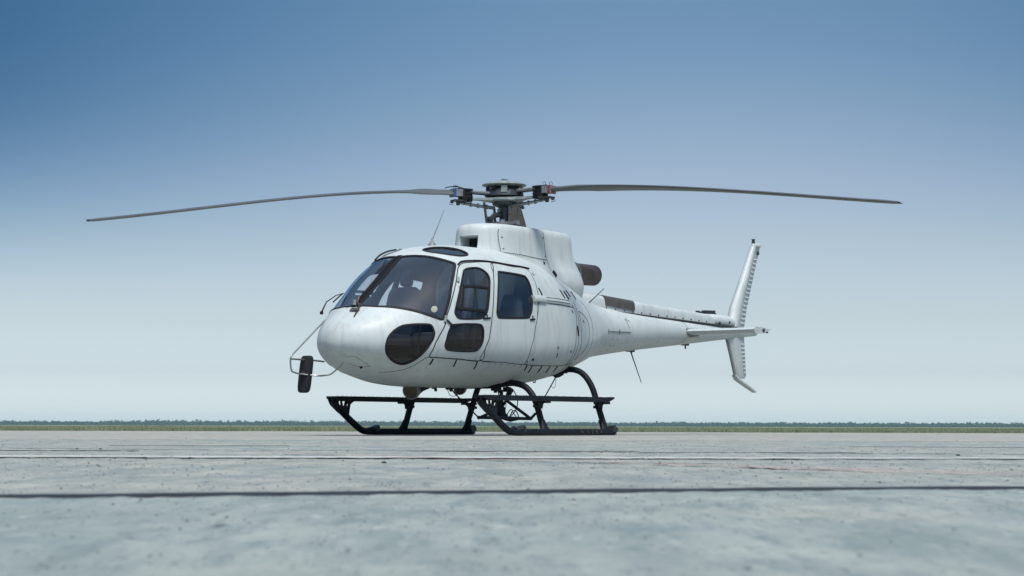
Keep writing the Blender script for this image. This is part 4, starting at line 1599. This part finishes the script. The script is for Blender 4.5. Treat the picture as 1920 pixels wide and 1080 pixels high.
# wipers
for pts, b_ in (([(-3.10, .155, 1.315), (-3.02, .135, 1.385), (-2.955, .112, 1.435), (-2.90, .085, 1.475)], (-2.93, .10)),
                ([(-2.86, -.52, 1.40), (-2.80, -.50, 1.52), (-2.67, -.47, 1.60), (-2.57, -.44, 1.63)], (-2.86, -.52))):
    if pts[0][1] > 0:
        mb = MB()
        mb.tube([L(*q) for q in pts], [.006, .011, .010, .010], 6)
        mb.tube([L(*pts[2]), L(-2.90, .04, 1.50), L(-2.86, .03, 1.56)], .010, 6)
        w_ = mb.build('wiper_arm', M['exhaust'], HELI)
        MB().tube([L(-2.93, .02, 1.46), L(-2.92, .02, 1.52)], [.022, .018], 8).build('wiper_pivot', M['pale'], w_)
    else:
        mb = MB()
        mb.tube([L(*q) for q in pts], [.010, .007, .006, .005], 6)
        mb.tube([L(-2.72, -.47, 1.52), L(-2.62, -.45, 1.60), L(-2.58, -.44, 1.63)], .008, 6)
        mb.tube([L(-2.86, -.52, 1.375), L(-2.86, -.52, 1.41)], .02, 8)
        mb.build('wiper_arm', M['dash'], HELI)

# outside air probe on the far roof edge
mb = MB()
mb.tube(spline([L(-2.30, -.20, 2.02), L(-2.15, -.25, 2.09), L(-1.95, -.30, 2.15), L(-1.75, -.33, 2.19)], 4), .010, 6)
mb.build('roof_gutter_rail', M['dash'], HELI)

# mirror on the nose
mb = MB()
mb.tube(spline([L(-2.96, -.37, 1.29), L(-3.03, -.36, 1.265), L(-3.40, -.35, 1.00), L(-3.555, -.35, .885)], 4)
        + [L(-3.575, -.35, .85), L(-3.57, -.35, .76)]
        + spline([L(-3.555, -.35, .715), L(-3.52, -.35, .70), L(-3.42, -.33, .682), L(-3.28, -.22, .665), L(-3.26, -.12, .668), L(-3.22, -.05, .69), L(-3.17, .07, .81)], 4), .0095, 8)
mb.tube([L(-3.575, -.35, .845), L(-3.20, -.35, .84), L(-3.02, -.34, .83)], .0095, 8)
mf = mb.build('mirror_frame', M['steel'], HELI)
mb = MB()
rings = []
nseg = 28
for x_, s_ in ((-.030, .80), (-.022, .95), (-.005, 1.0), (.018, 1.0), (.030, .93), (.034, .80)):
    ring = []
    for k in range(nseg):
        t = 2 * math.pi * k / nseg
        cc, ss = math.cos(t), math.sin(t)
        y = .082 * s_ * math.copysign(abs(cc) ** .42, cc)
        z = .208 * (s_ * .25 + .75) * math.copysign(abs(ss) ** .42, ss)
        y += .0
        ring.append(L(-3.33 + x_ + z * .09, -.345 + y + z * .05, .682 + z))
    rings.append(ring)
mb.loft(rings)
mir = mb.build('mirror', M['dash'], mf, True, 40)
mb = MB()
mb.lathe(L(-3.38, -.345, .69), (1, 0, 0), [(-.02, .02), (.02, .03), (.03, .001)], 10)
mb.build('mirror_clamp', M['dash'], mf)

# ------------------------------------------------------------------ ground
def ground_mat(name, base, kind, tint=(1, 1, 1)):
    mt, nt, bs = new_mat(name)
    tcn = nt.nodes.new('ShaderNodeTexCoord')
    o = tcn.outputs['Object']
    if kind == 'concrete':
        big = noise_node(nt, o, .55, 5, .6, (.6, 1, 1))
        c = ramp_node(nt, big, [(.30, (.175, .218, .222)), (.5, (.212, .236, .230)), (.70, (.262, .250, .232))])
        mid = noise_node(nt, o, 6, 6, .7, (1, .3, 1))
        c = mixc(nt, .55, c, ramp_node(nt, mid, [(.36, (.120, .158, .164)), (.64, (.330, .338, .325))]))
        m3 = noise_node(nt, o, 22, 5, .7, (1, .16, 1))
        c = mixc(nt, ramp_node(nt, m3, [(.50, (0, 0, 0)), (.66, (.75, .75, .75))]), c, (.125, .158, .168))
        bl = noise_node(nt, o, 2.2, 4, .6, (1, .6, 1))
        c = mixc(nt, ramp_node(nt, bl, [(.54, (0, 0, 0)), (.70, (.55, .55, .55))]), c, (.128, .172, .200))
        wm = noise_node(nt, o, 1.3, 4, .6, (.5, .9, 1))
        c = mixc(nt, ramp_node(nt, wm, [(.56, (0, 0, 0)), (.70, (.5, .5, .5))]), c, (.33, .29, .265))
        fine = noise_node(nt, o, 70, 3, .7, (1, .2, 1))
        c = mixc(nt, ramp_node(nt, fine, [(.60, (0, 0, 0)), (.70, (.7, .7, .7))]), c, (.07, .085, .09))
        f2 = noise_node(nt, o, 36, 3, .7, (1, .2, 1))
        c = mixc(nt, ramp_node(nt, f2, [(.60, (0, 0, 0)), (.72, (.6, .6, .6))]), c, (.36, .37, .36))
        spots = noise_node(nt, o, 13, 2, .5, (1, .3, 1))
        c = mixc(nt, ramp_node(nt, spots, [(.69, (0, 0, 0)), (.76, (.8, .8, .8))]), c, (.045, .055, .06))
        c = mixc(nt, 1.0, c, tint, 'MULTIPLY')
        nt.links.new(c, bs.inputs['Base Color'])
        bs.inputs['Roughness'].default_value = .85
        b = nt.nodes.new('ShaderNodeBump')
        b.inputs['Strength'].default_value = .5
        b.inputs['Distance'].default_value = .010
        nt.links.new(noise_node(nt, o, 30, 6, .75), b.inputs['Height'])
        nt.links.new(b.outputs[0], bs.inputs['Normal'])
    return mt


M['concrete'] = ground_mat('weathered_concrete_teal', None, 'concrete', (1.00, 1.07, 1.03))  # teal tint multiplied over the nearest slab
M['concrete_mid'] = ground_mat('weathered_concrete_grey', None, 'concrete', (1.10, 1.09, 1.03))
M['concrete_far'] = ground_mat('weathered_concrete_warm', None, 'concrete', (1.28, 1.19, 1.07))
M['tar'] = simple('bitumen_joint_filler', (.008, .014, .018), .7, var=.4, scale=12, bump=.4)
M['field'] = simple('grassland', (.155, .19, .115), .95, var=.35, scale=.3)


def hgt(x, y):
    """gentle waves of the old concrete, a few millimetres."""
    return .0035 * noise.noise(Vector((x * .35, y * .5, 0))) + .0015 * noise.noise(Vector((x * 1.7, y * 1.3, 3)))


def relief(x, y):
    """rough surface of worn concrete: lumps and pits of a millimetre or two."""
    a = noise.noise(Vector((x * 24, y * 20, 7)))
    b = noise.noise(Vector((x * 42, y * 42, 2)))
    c = noise.noise(Vector((x * 5, y * 5, 4)))
    return .0026 * a + .0013 * b + .0014 * c - .0022 * max(0, b * a * 6 - .5)


def apron_strip(name, f0, f1, parent, xs, mat=None, rows=None, fine=None):
    """slab between two boundary lines y = f(x); rows are fractions of its depth."""
    mat = mat or M['concrete']
    vs, fs = [], []
    ny = len(rows) - 1
    for i, x in enumerate(xs):
        y0, y1 = f0(x), f1(x)
        for r_ in rows:
            y = y0 + (y1 - y0) * r_
            z = hgt(x, y)
            if fine and abs(x) < fine[0] and fine[1] < y < fine[2]:
                z += relief(x, y)
            vs.append((x, y, z))
    for i in range(len(xs) - 1):
        for j in range(ny):
            a = i * (ny + 1) + j
            fs.append((a, a + ny + 1, a + ny + 2, a + 1))
    me = bpy.data.meshes.new(name)
    me.from_pydata(vs, [], fs)
    return link(name, me, mat, parent)


apron = bpy.data.objects.new('concrete_apron', None)
COL.objects.link(apron)
apron['kind'] = 'structure'
XS = sorted(set([round(-70 + i * 2.0, 3) for i in range(71)] + [round(-6 + .1 * i, 3) for i in range(121)]))
lineA = lambda x: 3.23 + .33 * x
lineB = lambda x: 8.62 - .31 * x
lo = lambda x: -30.0
clampA = lambda x: max(-29.0, min(36.0, lineA(x)))


def lineA2(x):
    return 3.23 + .33 * max(-12, min(8, x))


def lineB2(x):
    return 8.62 - .31 * max(-12, min(7.2, x))


G = .035
edge_far = lambda x: 38.0 + .25 * math.sin(x * .7) + .2 * math.sin(x * 2.3)
XF1 = sorted(set(XS[::1] + [round(-1.5 + .011 * i, 4) for i in range(274)]))
XF2 = sorted(set(XS + [round(-2.6 + .019 * i, 4) for i in range(275)]))
R1 = sorted([1 - d / 33.0 for d in [i * .011 for i in range(190)] + [2.1 + .5 * i for i in range(62)]] + [0.0])
apron_strip('concrete_slab', lambda x: lineA2(x) - G - 33.0, lambda x: lineA2(x) - G, apron, XF1, M['concrete'], R1, (1.6, 1.1, 4.2))
apron_strip('concrete_slab', lambda x: lineA2(x) + G, lambda x: lineB2(x) - .02, apron, XF2, M['concrete_mid'], [i / 240 for i in range(241)], (2.7, 2.0, 10))
apron_strip('concrete_slab', lambda x: lineB2(x) + .02, lambda x: 15.0, apron, XS, M['concrete_mid'], [i / 40 for i in range(41)])
apron_strip('concrete_slab', lambda x: 15.03, lambda x: edge_far(x), apron, XS, M['concrete_far'], [i / 50 for i in range(51)])
# filler in the joints: slightly raised, lumpy


def tar_joint(fn, x0, x1, w, h, step, name, parent, seed):
    r = random.Random(seed)
    rings = []
    x = x0
    while x <= x1:
        y = fn(x)
        lump = .55 + .6 * abs(noise.noise(Vector((x * 3.1, seed, 0)))) + (.9 if noise.noise(Vector((x * 1.3, seed + 5, 1))) > .42 else 0)
        wv = noise.noise(Vector((x * 2.3, seed + 9, 2))) * w * .25
        hh = h * (.35 + .65 * lump)
        ww = w * (.8 + .4 * abs(noise.noise(Vector((x * 5.0, seed + 3, 2)))))
        g = hgt(x, y)
        rings.append([Vector((x, y + wv - ww / 2, g - .004)), Vector((x, y + wv - ww * .3, g + hh * .8)), Vector((x, y + wv + ww * .1, g + hh)), Vector((x, y + wv + ww / 2, g - .004))])
        x += step
    mb = MB()
    mb.loft(rings, closed=False, cap=False)
    o = mb.build(name, M['tar'], parent, True, 80)
    return o


tar_joint(lineA2, -9, 8, .09, .0062, .010, 'joint_filler', apron, 1)
tar_joint(lineB2, -9, 9, .045, .0015, .02, 'joint_filler', apron, 2)
tar_joint(lambda x: 15.015, -14, 14, .04, .0008, .04, 'joint_filler', apron, 3)
for k, (x0, x1, y0, sl, w, h) in enumerate(((-2.9, -1.6, 8.55, -.10, .06, .004), (.55, 1.5, 8.35, .05, .05, .003), (-.5, .6, 8.75, .12, .05, .003), (-2.2, -1.2, 10.6, .04, .05, .003), (1.9, 3.3, 10.9, -.12, .05, .0025))):
    tar_joint(lambda x, y0=y0, sl=sl, x0=x0: y0 + sl * (x - x0), x0, x1, w, h, .02, 'crack_filler', apron, 10 + k)


def line_mat(name, col, wear):
    mt, nt, bs = new_mat(name)
    tcn = nt.nodes.new('ShaderNodeTexCoord')
    f = noise_node(nt, tcn.outputs['Object'], 7, 6, .7)
    bs.inputs['Base Color'].default_value = col + (1,)
    bs.inputs['Roughness'].default_value = .8
    big = noise_node(nt, tcn.outputs['Object'], .55, 3, .5)
    mm = nt.nodes.new('ShaderNodeMath')
    mm.operation = 'MULTIPLY_ADD'
    nt.links.new(big, mm.inputs[0])
    mm.inputs[1].default_value = .55
    nt.links.new(f, mm.inputs[2])
    nt.links.new(ramp_node(nt, mm.outputs[0], [(wear + .20, (0, 0, 0)), (wear + .42, (.95, .95, .95))]), bs.inputs['Alpha'])
    return mt


def painted(name, fn, x0, x1, w, mat, step=.08):
    vs, fs = [], []
    n = int((x1 - x0) / step)
    for i in range(n + 1):
        x = x0 + (x1 - x0) * i / n
        c, d = fn(x)
        for s_ in (-.5, .5):
            y = c + s_ * w
            vs.append((x, y, hgt(x, y) + .0055))
    for i in range(n):
        fs.append((2 * i, 2 * i + 2, 2 * i + 3, 2 * i + 1))
    me = bpy.data.meshes.new(name)
    me.from_pydata(vs, [], fs)
    o = link(name, me, mat)
    o['kind'] = 'structure'
    return o


painted('white_line', lambda x: (6.72 + .03 * math.sin(x * 1.1), 0), -14, 14, .26, line_mat('worn_white_line', (.42, .44, .43), .36))
painted('faded_white_line', lambda x: (5.9 - .035 * x, 0), .2, 9, .10, line_mat('very_worn_white_line', (.34, .35, .35), .50))
painted('red_line', lambda x: (6.48 - 1.54 * (x + .16), 0), -.9, 3.2, .10, line_mat('worn_red_line', (.34, .19, .175), .47), .03)

# grassland all round
me = bpy.data.meshes.new('grass_field')
me.from_pydata([(-6000, -3000, -.06), (6000, -3000, -.06), (6000, 9000, -.06), (-6000, 9000, -.06)], [], [(0, 1, 2, 3)])
o = link('grass_field', me, M['field'])
o['kind'] = 'structure'

# grass blades
def foliage_mat(name, c0, c1, c2, scale):
    mt, nt, bs = new_mat(name)
    tcn = nt.nodes.new('ShaderNodeTexCoord')
    f = noise_node(nt, tcn.outputs['Object'], scale, 4, .6)
    nt.links.new(ramp_node(nt, f, [(.30, c0), (.5, c1), (.72, c2)]), bs.inputs['Base Color'])
    bs.inputs['Roughness'].default_value = .8
    bs.inputs['Specular IOR Level'].default_value = .2
    return mt


M['grass'] = foliage_mat('tall_summer_grass', (.095, .140, .090), (.165, .200, .125), (.26, .24, .18), 1.3)
M['forest'] = foliage_mat('far_forest_foliage', (.005, .022, .022), (.010, .032, .026), (.020, .042, .028), .05)
M['shrub'] = foliage_mat('shrub_foliage', (.03, .055, .02), (.05, .08, .03), (.07, .10, .04), 3)
R = np.random.RandomState(5)


def blades(n, y0, y1, hmin, hmax, wid, name, wide=None):
    y = y0 + (y1 - y0) * R.rand(n) ** 1.5
    half = y * .30 + 3 if wide is None else np.full(n, wide)
    x = (R.rand(n) * 2 - 1) * half
    pn = np.array([noise.noise(Vector((a * .35, b * .12, 0))) for a, b in zip(x, y)])
    pk = np.array([noise.noise(Vector((a * 1.6, b * .5, 5))) for a, b in zip(x, y)])
    h = (hmin + (hmax - hmin) * R.rand(n) ** 1.6) * (1 + .55 * pn + .35 * pk) * (1 + .15 * (y - y0) / (y1 - y0))
    h = np.maximum(h, .03)
    an = R.rand(n) * math.pi
    w = wid * (.6 + .8 * R.rand(n))
    lean = (R.rand(n) - .5) * h * .7
    dx_, dy_ = np.cos(an) * w / 2, np.sin(an) * w / 2
    z0 = np.full(n, -.06)
    v = np.stack([np.stack([x - dx_, y - dy_, z0], -1), np.stack([x + dx_, y + dy_, z0], -1),
                  np.stack([x + lean * .4 + dx_ * .7, y + dy_ * .7, h * .6], -1), np.stack([x + lean, y, h], -1)], 1)
    base = np.arange(n)[:, None] * 4
    f1 = base + np.array([0, 1, 2])
    f2 = base + np.array([0, 2, 3])
    me = bpy.data.meshes.new(name)
    V = v.reshape(-1, 3)
    F = np.concatenate([f1, f2])
    me.vertices.add(len(V))
    me.vertices.foreach_set('co', V.ravel())
    me.loops.add(len(F) * 3)
    me.loops.foreach_set('vertex_index', F.ravel())
    me.polygons.add(len(F))
    me.polygons.foreach_set('loop_start', np.arange(len(F)) * 3)
    me.update()
    me.validate()
    o = link(name, me, M['grass'], None, False)
    o['kind'] = 'stuff'
    return o


blades(90000, 38.1, 110, .03, .10, .022, 'grass_strip')['label'] = 'strip of tall green summer grass growing along the edge of the apron'
blades(110000, 38.3, 75, .03, .09, .026, 'grass_verge', 62.0)['label'] = 'sparser grass of the verge to both sides of the grass strip'


def leaf_cloud(n, centres, radii, leaf, name, mat, zsq=1.0):
    """centres (k,3), radii (k,3): random leaf clumps through each crown."""
    k = len(centres)
    idx = R.randint(0, k, n)
    d = R.normal(size=(n, 3))
    d /= np.linalg.norm(d, axis=1, keepdims=True)
    rr = R.rand(n, 1) ** .45
    c = centres[idx] + d * rr * radii[idx]
    u = R.normal(size=(n, 3))
    u /= np.linalg.norm(u, axis=1, keepdims=True)
    w = np.cross(u, R.normal(size=(n, 3)))
    w /= np.linalg.norm(w, axis=1, keepdims=True)
    s = leaf * (.6 + .8 * R.rand(n, 1))
    V = np.stack([c + u * s, c + w * s, c - u * s, c - w * s], 1).reshape(-1, 3)
    V[:, 2] = np.maximum(V[:, 2], -.05)
    F = np.arange(n)[:, None] * 4 + np.array([0, 1, 2, 3])
    me = bpy.data.meshes.new(name)
    me.vertices.add(len(V))
    me.vertices.foreach_set('co', V.ravel())
    me.loops.add(n * 4)
    me.loops.foreach_set('vertex_index', F.ravel())
    me.polygons.add(n)
    me.polygons.foreach_set('loop_start', np.arange(n) * 4)
    me.update()
    me.validate()
    o = link(name, me, mat, None, False)
    o['kind'] = 'stuff'
    return o


cs, rs = [], []
FD = 3200.0
for row, (dy, hm) in enumerate(((0, 5.0), (60, 6.6), (140, 7.8))):
    x = -1500.0
    while x < 1500:
        env = noise.noise(Vector((x * .006, row * 3.3, 0))) + .6 * noise.noise(Vector((x * .02, row, 7)))
        h = hm * (1 + .22 * env) * rnd.uniform(.78, 1.18)
        if rnd.random() < .06:
            h *= 1.15
        r = rnd.uniform(2.6, 5.0)
        cs.append((x, FD + dy + rnd.uniform(-15, 15), h * .38))
        rs.append((r, r, h * .62))
        x += r * rnd.uniform(.7, 1.2)
cs, rs = np.array(cs), np.array(rs)
fo = leaf_cloud(260000, cs, rs, .95, 'far_forest', M['forest'])
fo['label'] = 'long low belt of hazy blue-green forest along the horizon'

# loose stones and crumbs of concrete on the apron
M['stone'] = simple('dark_stone', (.035, .037, .042), .9, var=.4, scale=60, bump=.5)


def stone(x, y, s, label):
    bm = bmesh.new()
    bmesh.ops.create_icosphere(bm, subdivisions=2, radius=1)
    sd = rnd.uniform(0, 99)
    for v in bm.verts:
        v.co *= 1 + .45 * noise.noise(v.co * 1.3 + Vector((sd, 0, 0)))
        v.co = Vector((v.co.x * s, v.co.y * s * .8, v.co.z * s * .5))
    me = bpy.data.meshes.new('loose_stone')
    bm.to_mesh(me)
    bm.free()
    o = link('loose_stone', me, M['stone'], None, True, 50)
    o.scale = (.7, .7, .7)
    o.location = (x, y, hgt(x, y) + s * .2)
    o['label'] = label
    o['category'] = 'stone'
    o['group'] = 'loose stones lying on the concrete apron'
    return o


def gpos(px, py):
    d = fw + rt * ((px - 960) / FPX) - upv * ((py - 540) / FPX)
    t = -CAM_H / d.z
    return d.x * t, d.y * t


ST = [(-1.24, 6.56, .013, 'larger dark stone on the white line left of the helicopter, leftmost of the pair'),
      (-1.11, 6.70, .011, 'flat dark stone on the white line, right one of the pair left of the helicopter'),
      (-.385, 5.85, .011, 'small dark stone alone in front of the white line, below the middle of the skids'),
      (-.045, 3.18, .006, 'dark crumb sitting on the nearest tar joint near the middle of the photo'),
      (.13, 3.26, .004, 'tiny dark crumb on the nearest tar joint, right of the middle'),
      (-1.22, 6.95, .007, 'tiny stone just behind the white line, above the stone pair'),
      (-2.05, 9.15, .010, 'small stone on the left end of the far crack, leftmost of the far stones'),
      (-1.93, 9.10, .011, 'small stone on the far crack, second of the far stones from the left'),
      (-1.40, 7.35, .006, 'tiny stone between the far crack and the white line on the left'),
      (1.64, 4.6, .006, 'tiny dark stone at the right beside the red line'),
      (1.75, 7.6, .012, 'small dark stone on the right behind the white line'),
      (.93, 3.53, .007, 'dark crumb on the tar joint at the right edge of the photo')]
for x, y, s, lb in ST:
    stone(x, y, s, lb)

vs, fs = [], []
for k in range(9000):
    y = 1.5 + 15 * rnd.random() ** 1.3
    x = rnd.uniform(-1, 1) * (.30 * y + .3)
    if noise.noise(Vector((x * .8, y * .5, 9))) < -.1 and rnd.random() < .7:
        continue
    s_ = rnd.uniform(.0009, .0024) * (1 + (rnd.random() < .04) * .9) * min(1.0, .35 + y / 9)
    z = hgt(x, y) + s_ * .2
    b_ = len(vs)
    for (ux, uy, uz) in ((1, 0, 0), (0, 1, 0), (-1, 0, 0), (0, -1, 0), (.2, .1, .9)):
        q_ = rnd.uniform(.7, 1.3)
        vs.append((x + ux * s_ * q_ * 1.4, y + uy * s_ * q_ * 1.4, z + uz * s_ * q_))
    fs += [(b_, b_ + 1, b_ + 4), (b_ + 1, b_ + 2, b_ + 4), (b_ + 2, b_ + 3, b_ + 4), (b_ + 3, b_, b_ + 4)]
me = bpy.data.meshes.new('grit')
me.from_pydata(vs, [], fs)
o = link('grit', me, M['stone'], None, False)
o['kind'] = 'stuff'
o['label'] = 'fine dark grit scattered over the concrete apron'

# rivet rows along the seams
for side in (1, -1):
    for pts in ([(-2.36, .890), (-1.7, .872), (-1.2, .864), (-.76, .855)], [(-.65, .856), (-.2, .856), (.33, .882)],
                [(1.17, 1.64), (1.20, 1.50), (1.205, 1.363), (1.18, 1.20), (1.10, 1.03)], [(4.15, 1.60), (4.22, 1.52), (4.22, 1.44), (4.17, 1.34)],
                [(1.5, 1.60), (2.4, 1.575), (3.3, 1.56), (4.1, 1.55)], [(1.3, 1.12), (2.2, 1.20), (3.2, 1.29), (4.1, 1.36)],
                [(-2.10, 2.02), (-1.99, 2.06)], [(.62, 1.66), (.64, 1.52), (.63, 1.37), (.585, 1.161), (.545, .97)]):
        bolts(outline(pts, 5, False), .045, HELI, side, .0055, 'rivet_row', .0005, M['dark_metal'])
    mb = MB()
    for i in range(22):
        a_ = -.54 + i * .04
        cowl_strip('', [(a_, 2.200 - (a_ + .54) * .036), (a_ + .008, 2.200 - (a_ + .54) * .036)], .009, .003, None, None, side, mb)
    mb.build('rivet_row', M['dark_metal'], cowl)['kind'] = 'stuff'

# ------------------------------------------------------------------ haze
me = bpy.data.meshes.new('haze')
X0, X1, Y0, Y1, Z0, Z1 = -2600, 2600, -400, 3700, -1.1, 16
me.from_pydata([(X0, Y0, Z0), (X1, Y0, Z0), (X1, Y1, Z0), (X0, Y1, Z0), (X0, Y0, Z1), (X1, Y0, Z1), (X1, Y1, Z1), (X0, Y1, Z1)], [],
               [(0, 3, 2, 1), (4, 5, 6, 7), (0, 1, 5, 4), (1, 2, 6, 5), (2, 3, 7, 6), (3, 0, 4, 7)])
hz = bpy.data.objects.new('haze', me)
COL.objects.link(hz)
hz['kind'] = 'stuff'
mt = bpy.data.materials.new('haze_air')
mt.use_nodes = True
nt = mt.node_tree
nt.nodes.clear()
out = nt.nodes.new('ShaderNodeOutputMaterial')
pv = nt.nodes.new('ShaderNodeVolumePrincipled')
pv.inputs['Color'].default_value = (.62, .86, .96, 1)
pv.inputs['Density'].default_value = .00010
pv.inputs['Anisotropy'].default_value = .2
nt.links.new(pv.outputs[0], out.inputs['Volume'])
me.materials.append(mt)
